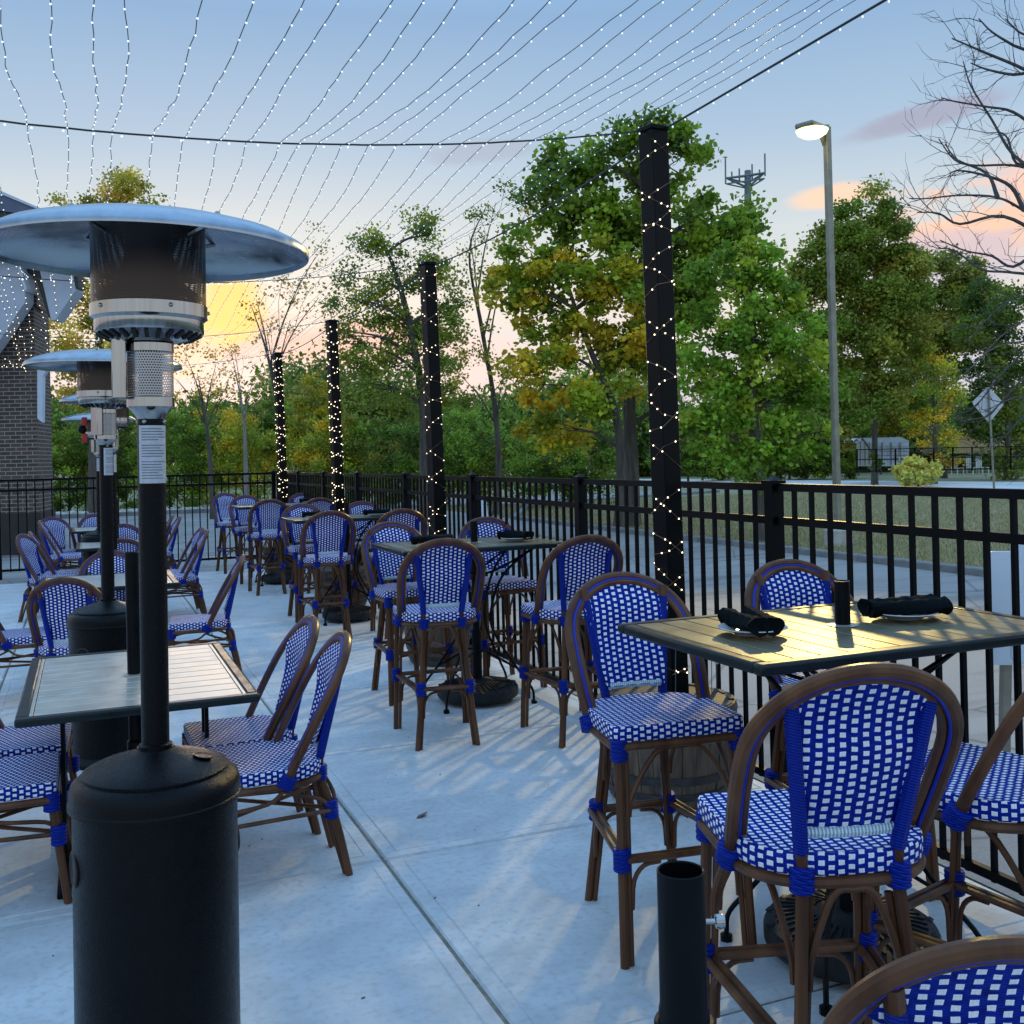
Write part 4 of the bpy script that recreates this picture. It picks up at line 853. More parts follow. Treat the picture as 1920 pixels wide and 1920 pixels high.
# ------------------------------------------------------------------ bistro chairs and stools
def seat_outline():
    pts = []
    w, f, rr = .228, .205, .025
    for k in range(5): a = math.pi / 2 * k / 4; pts.append((w - rr + rr * math.cos(a), f - rr + rr * math.sin(a)))
    for k in range(5): a = math.pi / 2 + math.pi / 2 * k / 4; pts.append((-w + rr + rr * math.cos(a), f - rr + rr * math.sin(a)))
    for k in range(1, 20):
        a = math.pi + math.pi * k / 20; c, s_ = math.cos(a), math.sin(a)
        pts.append((w * .985 * math.copysign(abs(c) ** .72, c), -.01 + .215 * math.copysign(abs(s_) ** .80, s_)))
    return pts
SO = seat_outline()
HL = .585; HB = (0, -.045)
def hoopw(t):       # half width along hoop at normalised height t
    if t < .55: return .218 + .018 * math.sin(math.pi * t / 1.1)
    u = (t - .55) / .45; return .236 * math.sqrt(max(0, 1 - u ** 2.25))
def hoopp(t, side, sh, top):   # point on hoop centre plane
    zb = sh - .065; H = top - zb
    y = -.055 - .285 * t - .03 * math.sin(math.pi * t) * -.3
    return Vector((side * hoopw(t), y, zb + H * t))
def make_seating(kind, sh, top):
    rt = empty(kind, (0, 0, 0))
    bar = kind == 'bar_stool'
    # seat
    mb = MB(); n = len(SO); rings = [(.985, -.05), (1.0, -.045), (1.004, -.008), (.985, .0), (.90, -.001), (.5, -.004)]
    per = [0]
    for i in range(n): a, b = SO[i], SO[(i + 1) % n]; per.append(per[-1] + math.hypot(a[0] - b[0], a[1] - b[1]))
    b0 = len(mb.v)
    for sc, dz in rings:
        for x, y in SO: mb.v.append((x * sc, y * sc, sh + dz))
    for r_ in range(len(rings) - 1):
        for i in range(n):
            j = (i + 1) % n; q = (b0 + r_ * n + i, b0 + r_ * n + j, b0 + (r_ + 1) * n + j, b0 + (r_ + 1) * n + i)
            if r_ < 3: uv = [(per[i], rings[r_][1]), (per[i + 1], rings[r_][1]), (per[i + 1], rings[r_ + 1][1]), (per[i], rings[r_ + 1][1])]
            else: uv = [(mb.v[k][0], mb.v[k][1]) for k in q]
            mb.face(q, uv)
    last = [b0 + (len(rings) - 1) * n + i for i in range(n)]; mb.face(last, [(mb.v[k][0], mb.v[k][1]) for k in last])
    bot = [b0 + i for i in range(n)][::-1]; mb.face(bot, [(mb.v[k][0], mb.v[k][1]) for k in bot])
    mb.build('seat', 'weave_seat', rt, ang=60)
    mb = MB(); mb.tube([(x * .97, y * .97, sh - .066) for x, y in SO], .0135, 8, closed=True); mb.build('seat_rail', 'wood', rt)
    # hoop: outer tube, inner tube, piping between
    ts = [i / 14 * .6 for i in range(15)]
    def path(off, back):
        tt = [k / 12 * .62 for k in range(13)] + [.62 + .38 * math.sin(k / 16 * math.pi / 2) for k in range(1, 17)]
        Lp = [hoopp(t, -1, sh, top) for t in tt]; Rp = [hoopp(t, 1, sh, top) for t in tt[:-1]][::-1]; pts = Lp + Rp
        o = []; dn = Vector((0, -.44, .90)); 
        for i, p in enumerate(pts):
            tg = (pts[min(i + 1, len(pts) - 1)] - pts[max(i - 1, 0)]).normalized(); nrm = tg.cross(Vector((0, -1, -.55)).normalized()).normalized()
            c = Vector((0, p.y, sh + .15)); 
            if (p + nrm * .01 - c).length > (p - c).length: nrm = -nrm
            o.append(p + nrm * off + Vector((0, -.6, -.25)).normalized() * back)
        return o
    mb = MB(); mb.tube(path(0, 0), .0165, 10); mb.tube(path(.026, -.006), .0115, 8); hf = mb.build('hoop_frame', 'wood', rt)
    mb = MB(); mb.tube(path(.0140, .0060), .0055, 6); mb.tube(path(.0145, -.0125), .0055, 6); mb.build('piping', 'piping', hf)
    # uprights (become rear legs) and back panel
    rear_y = -.205; spl = .30 if not bar else .275
    UPt = .30
    for sx in (-1, 1):
        up = [Vector((sx * .150, -.283, sh + .335)), Vector((sx * .138, -.262, sh + .24)), Vector((sx * .118, -.225, sh + .08)), Vector((sx * .108, -.207, sh + .0))]
        mb = MB(); mb.tube(catmull(up, 4), .0175, 8); mb.build('back_support', 'blue', rt)
        mb = MB(); mb.tube([up[0], Vector((sx * .156, -.293, sh + .375))], .017, 8); mb.build('back_joint', 'wood', hf)
        mb = MB(); mb.tube(catmull([Vector((sx * .108, -.207, sh + .0)), Vector((sx * .108, -.208, sh - .08)), Vector((sx * (.135 if bar else .14), -.245 if bar else -.26, sh * .45)), Vector((sx * .17, -spl, 0))], 4), .0150, 8)
        lg = mb.build('leg', 'wood', rt)
        mb = MB(); mb.tube([Vector((sx * .088, -.200, sh - .10)), Vector((sx * .150, -spl + .012, .002))], .0095, 6); mb.build('inner_rod', 'wood', lg)
        def wrap(c, ax, r=.024, l_=.05, par=None):
            mb = MB(); mb.par = par
            q = Vector(ax).to_track_quat('Z', 'Y').to_matrix(); k = 5; pr = []
            for i in range(k * 2 + 1): pr.append((r + (.003 if i % 2 else 0), -l_ / 2 + l_ * i / (k * 2)))
            mb.lathe([(.01, -l_ / 2)] + pr + [(.01, l_ / 2)], c=c, n=10, m=q)
            mb.build('binding', 'blue', mb.par)
        wrap((sx * .108, -.207, sh - .058), (0, 0, 1), .026, .055, lg)
        jz = .33 if bar else .255
        t = 1 - jz / sh; wrap((sx * np.interp(jz, [0, sh * .45, sh], [.17, .138, .108]), np.interp(jz, [0, sh * .45, sh], [-spl, -.25, -.207]), jz), (0, .06, 1), .027, .07, lg)
        # front legs
        mb = MB(); fx, fy = .205, .185
        mb.tube([(sx * fx, fy, sh - .07), (sx * (fx + .015), fy + .05, 0)], .0150, 8); lg = mb.build('leg', 'wood', rt); mb = MB(); mb.tube([(sx * (fx - .024), fy - .004, sh - .09), (sx * (fx - .009), fy + .045, .002)], .0095, 6); mb.build('inner_rod', 'wood', lg)
        wrap((sx * fx, fy, sh - .075), (0, 0, 1), .027, .07, lg); wrap((sx * (fx + .008), fy + .03 * (1 - jz / sh) + .01, jz), (0, 0, 1), .027, .07, lg)
        h0 = hoopp(.03, sx, sh, top); wrap(h0, (0, -.5, .85), .031, .05, hf)
    jz = .33 if bar else .255
    fl = lambda s_: Vector((s_ * .205, .215, jz)); rl = lambda s_: Vector((s_ * .150, -.255, jz)) 
    if bar:
        for a, b in ((fl(-1), fl(1)), (rl(-1), rl(1)), (fl(-1), rl(-1)), (fl(1), rl(1))):
            mb = MB(); d_ = (b - a).normalized(); sd_ = d_.cross(UP) * .012
            mb.tube([a + sd_, b + sd_], .0105, 7); mb.tube([a - sd_, b - sd_], .0105, 7)
            for p, q in ((a, d_), (b, -d_)):
                mb.tube(catmull([p + q * .022 + Vector((0, 0, -.16)), p + q * .03 + Vector((0, 0, -.07)), p + q * .065 + Vector((0, 0, -.025)), p + q * .12 + Vector((0, 0, -.018))], 3), .0075, 6)
            mb.build('footrest', 'wood', rt)
        ft = lambda s_: Vector((s_ * .207, .19, sh - .24)); rtt = lambda s_: Vector((s_ * .120, -.222, sh - .24))
        for a, b in ((ft(-1), ft(1)), (rtt(-1), rtt(1)), (ft(-1), rtt(-1)), (ft(1), rtt(1))):
            mb = MB(); c = (a + b) / 2; d_ = b - a
            mb.tube(catmull([a + d_ * .07 + Vector((0, 0, -.05)), a + d_ * .10 + Vector((0, 0, .02)), a + d_ * .30 + Vector((0, 0, .145)), c + Vector((0, 0, .16)), b - d_ * .30 + Vector((0, 0, .145)), b - d_ * .10 + Vector((0, 0, .02)), b - d_ * .07 + Vector((0, 0, -.05))], 4), .0085, 6); mb.build('brace', 'wood', rt)
    else:
        for s_ in (-1, 1):
            mb = MB(); a, b = fl(s_), rl(s_); c = Vector((s_ * .215, -.05, sh - .085))
            mb.tube([a, b], .0085, 6)
            mb.build('side_rail', 'wood', rt); mb = MB(); mb.tube(catmull([c, c + Vector((0, .06, -.04)), a + Vector((0, -.05, .05)), a + Vector((0, -.015, .01))], 4), .008, 6); mb.build('brace', 'wood', rt); mb = MB(); mb.tube(catmull([c, c + Vector((-s_ * .02, -.06, -.03)), b + Vector((0, .06, .05)), b + Vector((0, .015, .01))], 4), .008, 6)
            mb.build('brace', 'wood', rt)
        mb = MB(); mb.tube([fl(-1) + Vector((0, 0, .02)), rl(1) + Vector((0, 0, .02))], .008, 6); mb.build('stretcher', 'wood', rt); mb = MB(); mb.tube([fl(1) + Vector((0, 0, .006)), rl(-1) + Vector((0, 0, .006))], .008, 6); mb.build('stretcher', 'wood', rt)
        mb = MB(); c = rl(-1); e_ = rl(1); mb.tube(catmull([c + Vector((.01, 0, -.02)), c + Vector((.04, 0, .06)), c.lerp(e_, .5) + Vector((0, .03, .12)), e_ + Vector((-.04, 0, .06)), e_ + Vector((-.01, 0, -.02))], 4), .008, 6); mb.build('brace', 'wood', rt)
    # back panel
    zb, zt_ = sh + .038, top - .022; NZ, NX = 18, 10; mb = MB(); grid = []
    H = top - (sh - .065)
    for i in range(NZ + 1):
        f_ = i / NZ; f_ = 1 - (1 - f_) ** 1.35; z = zb + (zt_ - zb) * f_
        wl = .108 + (z - zb) / (.30) * (.166 - .108); th = (z - (sh - .065)) / H
        wh = max(.0, hoopw(min(1, th + .012)) - .018)
        blend = min(1, max(0, (z - (sh + .315)) / .035)); w = min(wl if blend == 0 else wl * (1 - blend) + 9 * blend, wh)
        w = min(w, wh); row = []
        for j in range(NX + 1):
            x = -w + 2 * w * j / NX; yc = -.190 - .130 * (z - sh) / (top - sh) - .013 * math.sin(math.pi * f_); y = yc + .03 * (x / .17) ** 2
            yh = hoopp(min(1, th), 1, sh, top).y; e_ = min(1, max(0, (th - .60) / .25)); y = y * (1 - e_) + (yh * .9 + y * .1) * e_
            row.append((x, y, z))
        grid.append(row)
    for off in (.006, -.006):
        b = len(mb.v)
        for row in grid:
            for (x, y, z) in row: mb.v.append((x, y + off, z))
        for i in range(NZ):
            for j in range(NX):
                q = [b + i * (NX + 1) + j, b + i * (NX + 1) + j + 1, b + (i + 1) * (NX + 1) + j + 1, b + (i + 1) * (NX + 1) + j]
                if off < 0: pass
                else: q = q[::-1]
                mb.face(q, [(mb.v[k][0] + .0125, mb.v[k][2] - zb) for k in q])
    mb.build('backrest', 'weave_back', rt, ang=60)
    mb = MB(); mb.tube([(x, -.204 + .03 * (x / .17) ** 2 - .006, sh + .040) for x in [-.100 + .200 * k / 8 for k in range(9)]], .0135, 8); mb.build('bottom_roll', 'roll', rt)
    return rt
stool0 = make_seating('bar_stool', .745, 1.158)
chair0 = make_seating('bistro_chair', .455, .905)
used = {}
def place(proto, x, y, face, label, group):
    """face: heading in degrees, 0 = facing +Y (away), counter-clockwise."""
    o = proto if proto.name not in used else copy_tree(proto); used[proto.name] = 1
    o.location = (x, y, 0); o.rotation_euler = (0, 0, R(face)); tag(o, label, 'bar stool' if proto is stool0 else 'chair', group); return o
GS = 'woven blue and white bar stools around the bar tables'
STOOLS = [(1.57, 2.01, -17, 'largest woven bar stool, back to the viewer, in front of the nearest bar table'),
          (1.78, 3.10, 172, 'woven bar stool facing the viewer beside the nearest half barrel planter'),
          (2.18, 2.09, 14, 'woven bar stool at the right border with only its seat and leaning hoop arm showing'),
          (2.57, 3.12, 176, 'bar stool behind the nearest bar table, only its arched top showing'),
          (1.87, 5.78, -8, 'woven bar stool turned away at the middle bar table, left of two'),
          (2.58, 5.48, -4, 'woven bar stool turned away at the right end of the middle bar table'),
          (2.02, 6.87, 184, 'woven bar stool facing the viewer behind the left corner of the middle bar table'),
          (2.72, 6.88, 178, 'woven bar stool facing the viewer behind the middle bar table, in front of the pickets'),
          (2.03, 9.55, -3, 'woven bar stool with its back to the viewer at the third bar table'),
          (2.66, 9.35, -6, 'dark looking bar stool with its back turned at the right of the third bar table'),
          (2.13, 10.75, 184, 'bar stool facing the viewer behind the third bar table on its left'),
          (2.76, 10.75, 180, 'bar stool facing the viewer behind the third bar table on its right'),
          (2.08, 13.15, -3, 'bar stool turned away at the farthest bar table, left of the post'),
          (2.68, 13.0, -6, 'bar stool with its back turned left of the third light post'),
          (2.08, 14.5, 186, 'bar stool facing the viewer behind the left end of the farthest bar table'),
          (2.86, 14.6, 180, 'bar stool facing the viewer right of the farthest light post'),
          (2.02, 16.0, 192, 'farthest bar stool, standing alone next to the far fence')]
for x, y, a, lb in STOOLS: place(stool0, x, y, a, lb, GS)
GC = 'woven blue and white bistro chairs around the low tables'
CH = [(.62, 4.18, 88, 'woven chair with leaning hoop back at the near right of the closest low table'),
      (.59, 4.66, 92, 'second woven chair from the viewer at the right of the closest low table'),
      (-.33, 4.42, -90, 'woven chair at the left border beside the nearest heater tank'),
      (-.30, 4.98, -92, 'woven chair at the left border whose seat shows under the closest low table corner'),
      (-.08, 7.50, -12, 'woven chair turned away, partly hidden by the second heater tank'),
      (.76, 8.15, 84, 'woven chair facing left standing in the aisle right of the second low table'),
      (-.48, 8.12, -86, 'woven chair at the left border facing right toward the second low table'),
      (.16, 8.95, 178, 'woven chair facing the viewer behind the second low table'),
      (.33, 11.05, -4, 'woven chair with its back to the viewer between the second and third low tables'),
      (-.34, 12.15, -112, 'woven chair turned half to the viewer at the left of the third low table'),
      (-.25, 12.65, -92, 'slim edge-on chair between the two left chairs of the third low table'),
      (.84, 11.45, 90, 'woven chair at the right of the third low table, front one of the close pair'),
      (.84, 11.95, 93, 'woven chair at the right of the third low table, rear one of the close pair'),
      (.40, 13.1, 180, 'woven chair facing the viewer behind the third low table beside the heater pole'),
      (-.30, 15.95, -150, 'far woven chair facing the viewer in front of the brick pier'),
      (-.25, 15.2, -95, 'far edge-on chair at the left of the farthest low table'),
      (.12, 16.3, 182, 'far woven chair facing the viewer behind the farthest low table'),
      (.78, 15.3, 88, 'far chair facing left beside the nearest heater pole, left one of the pair'),
      (.83, 14.75, 92, 'far chair facing left beside the nearest heater pole, right one of the pair'),
      (1.33, 1.40, -24, 'closest woven chair, cut off at the bottom right corner')]
for x, y, a, lb in CH: place(chair0, x, y, a, lb, GC)
# ------------------------------------------------------------------ tables
def make_table(kind, w, d, h):
    rt = empty(kind, (0, 0, 0)); e = .045; t = .032
    fr = MB()
    for c, dm in (((0, -d / 2 + e / 2, h - t / 2), (w, e, t)), ((0, d / 2 - e / 2, h - t / 2), (w, e, t)), ((-w / 2 + e / 2, 0, h - t / 2), (e, d - 2 * e, t)), ((w / 2 - e / 2, 0, h - t / 2), (e, d - 2 * e, t))): fr.box(c, dm)
    top = fr.build('frame', 'edge', rt, bevel=.009)
    mb = MB(); n = 11 if kind == 'dining_table' else 8; iw, idp = w - 2 * e, d - 2 * e
    if kind == 'dining_table':
        p = idp / n
        for k in range(n): mb.box((0, -idp / 2 + p * (k + .5), h - .009), (iw - .03, p - .009, .014))
        for s_ in (-1, 1): mb.box((s_ * (iw / 2 - .006), 0, h - .009), (.012, idp, .014))
    else:
        n = 12; p = iw / n
        for k in range(n): mb.box((-iw / 2 + p * (k + .5), 0, h - .009), (p - .006, idp - .004, .014))
    mb.build('slats', 'slat' if kind == 'dining_table' else 'slat_shaded', rt, bevel=.0015)
    mb = MB(); mb.box((0, 0, h - .026), (iw, idp, .014)); mb.build('underside', 'gap', rt, smooth=False)
    mb = MB(); mb.lathe([(.0, h - .0015), (.045, h - .0015), (.047, h + .001), (.028, h + .003), (.0, h + .003)], n=24); mb.build('hole_ring', 'slat', rt)
    if kind == 'bar_table':
        for sx in (-1, 1):
            for sy in (-1, 1):
                mb = MB(); mb.tube(catmull([(sx * .34, sy * .20, h - .034), (sx * .16, sy * .10, h - .22), (sx * .085, sy * .06, h - .45), (sx * .10, sy * .07, .45), (sx * .22, sy * .17, .22), (sx * .29, sy * .24, .10), (sx * .30, sy * .25, .02)], 5), .0085, 7)
                mb.lathe([(.02, 0), (.02, .02), (.009, .026)], n=10, c=(sx * .30, sy * .25, 0)); mb.build('leg', 'black', rt)
        mb = MB()
        for s_ in (-1, 1): mb = MB(); mb.tube(catmull([(-.34, s_ * .20, h - .05), (0, s_ * .12, h - .20), (.34, s_ * .20, h - .05)], 6), .007, 6); mb.build('brace', 'black', rt); mb = MB(); mb.tube(catmull([(-.22, s_ * .17, .22), (0, s_ * .05, .34), (.22, s_ * .17, .22)], 6), .007, 6); mb.build('brace', 'black', rt)
    else:
        for sx in (-1, 1):
            for sy in (-.06, .06):
                mb = MB(); mb.box((sx * (w / 2 - .14), sy, h / 2), (.016, .022, h - .06)); mb.build('leg', 'black', rt)
            mb = MB(); mb.box((sx * (w / 2 - .14), 0, .012), (.05, d * .62, .022)); mb.build('foot', 'black', rt, bevel=.004); mb = MB(); mb.box((sx * (w / 2 - .14), 0, h - .045), (.05, d * .6, .022)); mb.build('crossbar', 'black', rt, bevel=.004)
    return rt
def make_base(ht, r=.024, disc=.27):
    rt = empty('umbrella_stand', (0, 0, 0))
    mb = MB(); mb.lathe([(.0, .03), (disc * .96, .03), (disc, .045), (disc, .085), (disc * .97, .10), (disc * .80, .112), (disc * .5, .128), (disc * .34, .135), (disc * .31, .142), (disc * .13, .150), (.0, .150)], n=48)
    for k in range(40):
        a = 2 * math.pi * k / 40; r0, r1 = disc * .42, disc * .86; z0, z1 = .134, .110
        mb.bar((r0 * math.cos(a), r0 * math.sin(a), z0), (r1 * math.cos(a), r1 * math.sin(a), z1), .008, .008)
    for k in range(14):
        a = 2 * math.pi * k / 14; mb.ball((disc * .93 * math.cos(a), disc * .93 * math.sin(a), .102), .016, 6, 4, (1.5, 1, .5))
    mb.build('disc', 'cast', rt)
    for k in range(4):
        a = R(45 + 90 * k); mb = MB(); mb.lathe([(.0, -.009), (.022, -.009), (.024, 0), (.022, .009), (.0, .009)], c=(disc * .78 * math.cos(a), disc * .78 * math.sin(a), .024), n=12, m=Matrix.Rotation(R(90), 3, 'X')); mb.build('caster', 'black', rt)
    mb = MB(); mb.lathe([(r + .008, .14), (r + .008, .46), (r + .004, .465), (r, .47), (r, ht), (r - .004, ht + .001), (r - .004, ht - .15), (.0, ht - .15)], n=28); mb.build('tube', 'black', rt)
    mb = MB(); q = Matrix.Rotation(R(90), 3, 'Y'); mb.lathe([(.006, 0), (.006, .02), (.022, .022), (.026, .03), (.022, .042), (0, .043)], c=(r + .006, 0, .38), n=10, m=q); mb.build('knob', 'black', rt)
    return rt
bt0 = make_table('bar_table', 1.20, .80, 1.05); dt0 = make_table('dining_table', .84, 1.28, .74)
def put(proto, loc, rz, label, cat, group):
    o = proto if proto.name not in used else copy_tree(proto); used[proto.name] = 1
    o.location = loc; o.rotation_euler = (0, 0, R(rz)); tag(o, label, cat, group); return o
ubb = make_base(1.19); ubd = make_base(1.25, .028, .24)
for (x, y, rz, a, b) in ((2.22, 2.67, 0, 'nearest bar table whose slats catch the yellow lamp light', 'cast umbrella stand under the nearest bar table'),
                   (2.38, 6.50, -1, 'middle bar table with a red plate near its left corner', 'cast umbrella stand under the middle bar table'),
                   (2.44, 10.40, 0, 'third bar table in front of the third light post', 'cast umbrella stand under the third bar table'),
                   (2.40, 14.10, 0, 'farthest bar table near the fence corner', 'cast umbrella stand under the farthest bar table')):
    put(bt0, (x, y, 0), rz, a, 'bar table', 'slatted bar tables'); put(ubb, (x, y, 0), 30 if y < 3 else 100, b, 'umbrella stand', 'umbrella stands with tubes through the tables')
for (x, y, a, b, sc) in ((.17, 4.64, 'closest low slatted table right behind the nearest heater', 'umbrella stand with a tall tube through the closest low table', (1, 1, 1)),
                   (.14, 8.60, 'second low slatted table between heater poles', 'umbrella stand with a tall tube through the second low table', (1.17, .80, 1)),
                   (.30, 12.6, 'third low slatted table behind the second heater', 'umbrella stand with a tube through the third low table', (1, .85, 1)),
                   (.22, 15.9, 'farthest low slatted table near the far fence', 'umbrella stand with a tube through the farthest low table', (1, .8, 1))):
    o = put(dt0, (x, y, 0), 0, a, 'table', 'low slatted dining tables'); o.scale = sc; put(ubd, (x, y, 0), 0, b, 'umbrella stand', 'umbrella stands with tubes through the tables')
# free standing tube in the foreground
fs = empty('umbrella_stand', (.69, 1.15, 0)); tag(fs, 'empty black umbrella tube with a silver bolt in the foreground', 'umbrella stand')
mb = MB(); mb.lathe([(.0, .03), (.24, .03), (.25, .05), (.25, .09), (.2, .11), (.06, .13), (.0, .13)], n=40); mb.build('disc', 'cast', fs)
mb = MB(); mb.lathe([(.036, .12), (.036, .88), (.0325, .885), (.0325, .90), (.0305, .91), (.0305, 1.078), (.029, 1.0795), (.0275, 1.078), (.0275, .70), (.0, .70)], n=40); mb.build('tube', 'black', fs)
mb = MB(); mb.lathe([(.0385, .845), (.0385, .885), (.037, .888)], n=40); mb.build('collar', 'black', fs)
bd = RT.copy(); q = bd.to_track_quat('Z', 'Y').to_matrix()
mb = MB(); mb.lathe([(.0035, 0), (.0035, .012), (.0085, .013), (.010, .018), (.0085, .024), (.0, .0255)], c=bd * .030 + Vector((0, 0, 1.012)), n=14, m=q); mb.build('bolt', 'steel', fs)
# ------------------------------------------------------------------ plates and napkins
def setting(x, y, z, rz, lp_, ln, plate='glass'):
    p = MB(); p.lathe([(.0, .002), (.055, .002), (.060, .006), (.075, .012), (.100, .020), (.105, .022), (.104, .025), (.075, .016), (.055, .008), (.0, .007)], n=48)
    o = p.build('plate', plate); o.location = (x, y, z); tag(o, lp_, 'plate', 'plates on the bar tables')
    for k, s_ in enumerate((-1, 1)):
        mb = MB(); n = 14; L_ = .215 if abs(rz - 77) < 1 or rz > 100 else .26; pts = []; b = len(mb.v)
        for i in range(n + 1):
            t = i / n; r = .0285 * (1 + .10 * math.sin(i * 2.3 + k) + .18 * (abs(t - .5) * 2) ** 3)
            for j in range(16):
                a = 2 * math.pi * j / 16; rr = r * (1 + .10 * math.sin(3 * a + i * .35 + k) + (.12 if j == 3 else 0)); mb.v.append((-L_ / 2 + L_ * t, rr * math.cos(a), rr * .8 * math.sin(a)))
        for i in range(n):
            for j in range(16): j2 = (j + 1) % 16; mb.face((b + i * 16 + j, b + i * 16 + j2, b + (i + 1) * 16 + j2, b + (i + 1) * 16 + j))
        for e_ in (0, n):
            c = len(mb.v); x_ = mb.v[b + e_ * 16][0] + (.012 if e_ == 0 else -.012); mb.v.append((x_, 0, 0))
            for j in range(16): mb.face((b + e_ * 16 + j, b + e_ * 16 + (j + 1) % 16, c))
        nn = mb.build('napkin', 'linen'); a = R(rz); off = s_ * .030
        nn.location = (x - math.sin(a) * off, y + math.cos(a) * off, z + .040); nn.rotation_euler = (0, 0, a + s_ * .07); tag(nn, ln[k], 'napkin', 'rolled black napkins on the plates')
T = 1.054
sets = [(1.87, 2.66, 77, 'glass', 'white plate on the near left of the nearest bar table', ['left rolled black napkin pointing at the viewer on the nearest table', 'right rolled black napkin pointing at the viewer on the nearest table'][::-1]),
        (2.46, 2.66, -14, 'glass', 'white plate right of the umbrella tube on the nearest bar table', ['front rolled black napkin lying sideways on the nearest table', 'rear rolled black napkin lying sideways on the nearest table']),
        (2.06, 6.42, -10, 'redplate', 'red plate on the middle bar table', ['front black napkin roll on the red plate', 'rear black napkin roll on the red plate']),
        (2.64, 6.40, 120, 'glass', 'plate right of the tube on the middle bar table', ['right black napkin roll on the middle table plate beside the tube', 'left black napkin roll on the middle table plate beside the tube']),
        (2.70, 10.2, -10, 'glass', 'plate on the right of the third bar table', ['front black napkin roll at the right of the third bar table', 'rear black napkin roll at the right of the third bar table']),
        (2.10, 10.3, -10, 'glass', 'plate on the left of the third bar table', ['front black napkin roll at the left of the third bar table', 'rear black napkin roll at the left of the third bar table']),
        (2.80, 14.1, -10, 'glass', 'plate on the farthest bar table', ['front black napkin roll on the farthest bar table', 'rear black napkin roll on the farthest bar table'])]
for x, y, rz, pm, lp_, ln in sets: setting(x, y, T - .002, rz, lp_, ln, pm)
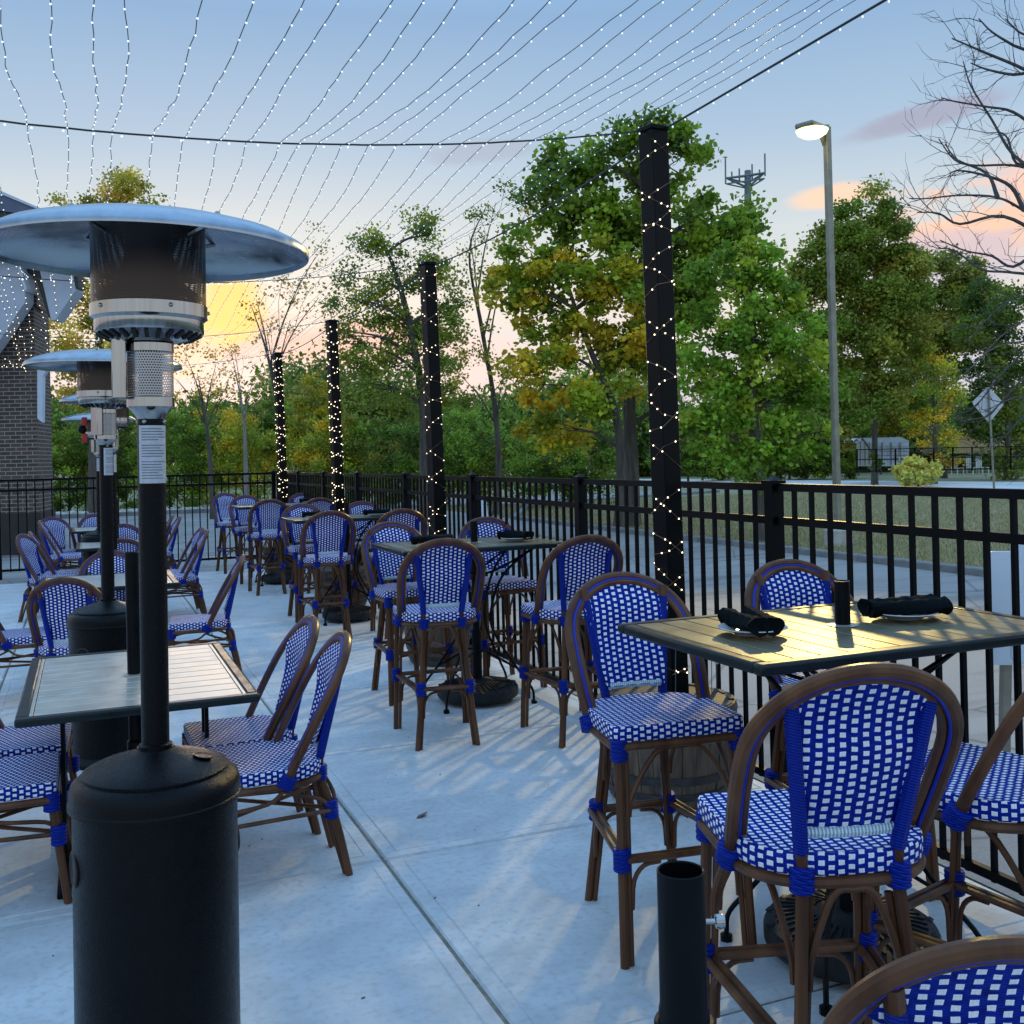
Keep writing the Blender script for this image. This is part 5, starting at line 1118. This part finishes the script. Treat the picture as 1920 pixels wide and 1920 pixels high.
# ------------------------------------------------------------------ patio heaters
def make_heater():
    rt = empty('patio_heater', (0, 0, 0))
    mb = MB(); mb.lathe([(.23, .0), (.232, .02), (.205, .05), (.205, .738), (.216, .742), (.216, .752), (.213, .756), (.213, .778), (.207, .798), (.190, .812), (.182, .815), (.182, .822), (.176, .826), (.150, .838), (.10, .852), (.06, .864), (.046, .874), (.046, .878), (.0, .879)], n=72); tank = mb.build('tank_housing', 'powder', rt)
    for az_ in (190, 10):
        a = R(az_); q = Vector((math.cos(a), math.sin(a), 0)).to_track_quat('Z', 'Y').to_matrix()
        mb = MB(); mb.lathe([(.040, -.012), (.046, .003), (.042, .006), (.037, .002), (.0, -.006)], c=Vector((math.cos(a) * .2015, math.sin(a) * .2015, .60)), n=24, m=q); mb.build('port', 'inner', tank)
    mb = MB(); mb.lathe([(.026, -.0005), (.0265, .002), (.023, .0022), (.0225, .0012), (.0, .0012)], c=(.115, -.04, .8485), n=24, m=Matrix.Rotation(R(12), 3, 'Y')); mb.build('emblem', 'powder', tank)
    mb = MB(); mb.lathe([(.042, .872), (.042, .884), (.035, .888), (.035, 1.735), (.0, 1.735)], n=36); pole = mb.build('pole', 'powder', rt)
    mb = MB(); b = 0; n = 14; a0, a1 = R(210), R(345)
    for z in (1.565, 1.715):
        for k in range(n + 1): a = a0 + (a1 - a0) * k / n; mb.v.append((.0362 * math.cos(a), .0362 * math.sin(a), z))
    for k in range(n): mb.face((k, k + 1, n + 2 + k, n + 1 + k))
    st = mb.build('warning_label', 'sticker', pole)
    mb = MB()
    for k in range(19):
        z = 1.705 - k * .0071; w0, w1 = R(225), R(random.uniform(290, 335)); m2 = 6; b = len(mb.v)
        if k in (5, 11): continue
        for zz in (z, z + .0022):
            for i in range(m2 + 1): a = w0 + (w1 - w0) * i / m2; mb.v.append((.0366 * math.cos(a), .0366 * math.sin(a), zz))
        for i in range(m2): mb.face((b + i, b + i + 1, b + m2 + 2 + i, b + m2 + 1 + i))
    mb.build('print', 'ink', st)
    for k in range(4):
        a = R(240 + 90 * k); mb = MB(); mb.ball((.036 * math.cos(a), .036 * math.sin(a), 1.725), .006, 8, 6); mb.build('bolt', 'steel', pole)
    mb = MB(); mb.lathe([(.034, 1.730), (.040, 1.742), (.052, 1.758), (.060, 1.764), (.060, 1.788), (.057, 1.790)], n=36); mb.build('neck_ring', 'steel', rt); mb = MB(); mb.lathe([(.057, 1.905), (.060, 1.907), (.060, 1.928), (.055, 1.930)], n=36)
    nk = mb.build('neck_ring', 'steel', rt)
    mb = MB(); mb.lathe([(.058, 1.790), (.058, 1.905)], n=36, uv=True); mb.build('neck_mesh', 'mesh_bright', rt)
    mb = MB(); mb.lathe([(.030, 1.78), (.030, 1.93)], n=20); mb.build('valve', 'inner', rt)
    mb = MB(); mb.box((-.078, -.02, 1.862), (.035, .05, .155)); mb.build('control_plate', 'steel', rt, bevel=.002)
    mb = MB(); mb.lathe([(.060, 1.930), (.100, 1.938), (.136, 1.956)], n=48); vent = mb.build('vent_cone', 'steel', rt)
    for k in range(26):
        a = 2 * math.pi * k / 26; q = Matrix.Rotation(a, 3, 'Z') @ Matrix.Rotation(R(-27), 3, 'Y'); mb = MB(); mb.box((.117 * math.cos(a), .117 * math.sin(a), 1.9445), (.032, .010, .006), q); mb.build('slot', 'gap', vent)
    mb = MB(); mb.lathe([(.136, 1.956), (.137, 1.958), (.137, 1.986), (.141, 1.990), (.147, 1.994), (.147, 2.026), (.143, 2.028)], n=56); hr = mb.build('burner_ring', 'steel', rt)
    for k in range(5):
        a = R(215 + 72 * k); mb = MB(); mb.ball((.147 * math.cos(a), .147 * math.sin(a), 2.014), .006, 8, 6); mb.build('bolt', 'steel', hr)
    mb = MB(); mb.lathe([(.143, 2.028), (.143, 2.235)], n=56, uv=True); mb.build('heat_screen', 'mesh_dark', rt)
    mb = MB(); mb.lathe([(.135, 2.05), (.085, 2.09), (.06, 2.16), (.055, 2.24)], n=32); mb.build('emitter', 'inner', rt)
    mb = MB(); mb.lathe([(.143, 2.235), (.145, 2.238), (.145, 2.241), (.0, 2.241)], n=48); mb.build('screen_cap', 'inner', rt)
    prof = [(.0, 2.254), (.10, 2.252), (.20, 2.243), (.28, 2.229), (.36, 2.206), (.402, 2.184), (.412, 2.174), (.411, 2.158), (.407, 2.158), (.405, 2.172), (.36, 2.199), (.28, 2.222), (.20, 2.236), (.10, 2.245), (.0, 2.247)]
    mb = MB(); mb.lathe(prof, n=80); rf = mb.build('reflector', 'alu', rt, ang=50)
    for k in range(4):
        a = R(40 + 90 * k); mb = MB(); mb.tube([(.14 * math.cos(a), .14 * math.sin(a), 2.20), (.24 * math.cos(a), .24 * math.sin(a), 2.230)], .006, 5); mb.ball((.24 * math.cos(a), .24 * math.sin(a), 2.240), .008, 8, 5); mb.build('strut', 'steel', rf)
    return rt
ht0 = make_heater()
def hpos(px, d): u, v = unr(px, 860); return FW * d + RT * (d * u / F)
hl = [(272, 2.72, 0, 'nearest patio heater with dark screen, big tank and silver label'), (193, 5.75, 40, 'second patio heater standing behind the closest low table'),
      (206, 8.9, 80, 'third patio heater mostly hidden, its hood tip left of the second heater'), (183, 12.3, 10, 'farthest patio heater, its hood just under the third one')]
for px, d, rz, lb in hl:
    p = hpos(px, d); o = put(ht0, (p.x, p.y, 0), 0, lb, 'patio heater', 'patio heaters along the low tables'); o.rotation_euler = (Matrix.Rotation(R(.6), 3, FW) @ Matrix.Rotation(R(rz), 3, 'Z')).to_euler()
p = hpos(193, 5.75)
rg = empty('gas_lighter', (p.x - .09, p.y - .02, 1.80)); tag(rg, 'red and black control knob unit clipped to the second heater neck', 'control')
mb = MB(); mb.box((0, 0, .06), (.03, .04, .05)); mb.box((0, 0, -.03), (.03, .04, .05)); mb.build('grip', 'red', rg, bevel=.006)
mb = MB(); mb.ball((-.012, -.01, .018), .024, 10, 8); mb.build('knob', 'black', rg)
# fallen leaf
lf = MB(); b = 0
pp = [(0, -.035, .002), (.014, -.018, .010), (.017, .004, .012), (.010, .022, .008), (0, .036, .014), (-.012, .020, .006), (-.018, 0, .003), (-.012, -.02, .002)]
lf.v = pp + [(0, 0, .004)]
for k in range(8): lf.face((k, (k + 1) % 8, 8))
o = lf.build('fallen_leaf', 'dry'); o.location = atz(791, 1531); o.rotation_euler = (0, 0, R(-60)); tag(o, 'curled dry leaf lying on the concrete in the aisle', 'leaf')
for x, y, lb in ((1228, 1490, 'tiny dark twig on the concrete beside the nearest left stool'), (1.0, 0, None)):
    pass
mb = MB()
for k in range(150):
    x = random.uniform(-1.5, 2.8); y = random.uniform(1.5, 14); a = random.uniform(0, 6.28); l_ = random.uniform(.003, .012)
    mb.box((x, y, .0022), (l_, random.uniform(.002, .005), .003), Matrix.Rotation(a, 3, 'Z'))
tag(mb.build('grit', 'dry', smooth=False), kind='stuff', label='scattered grit and leaf crumbs on the concrete', cat='grit')
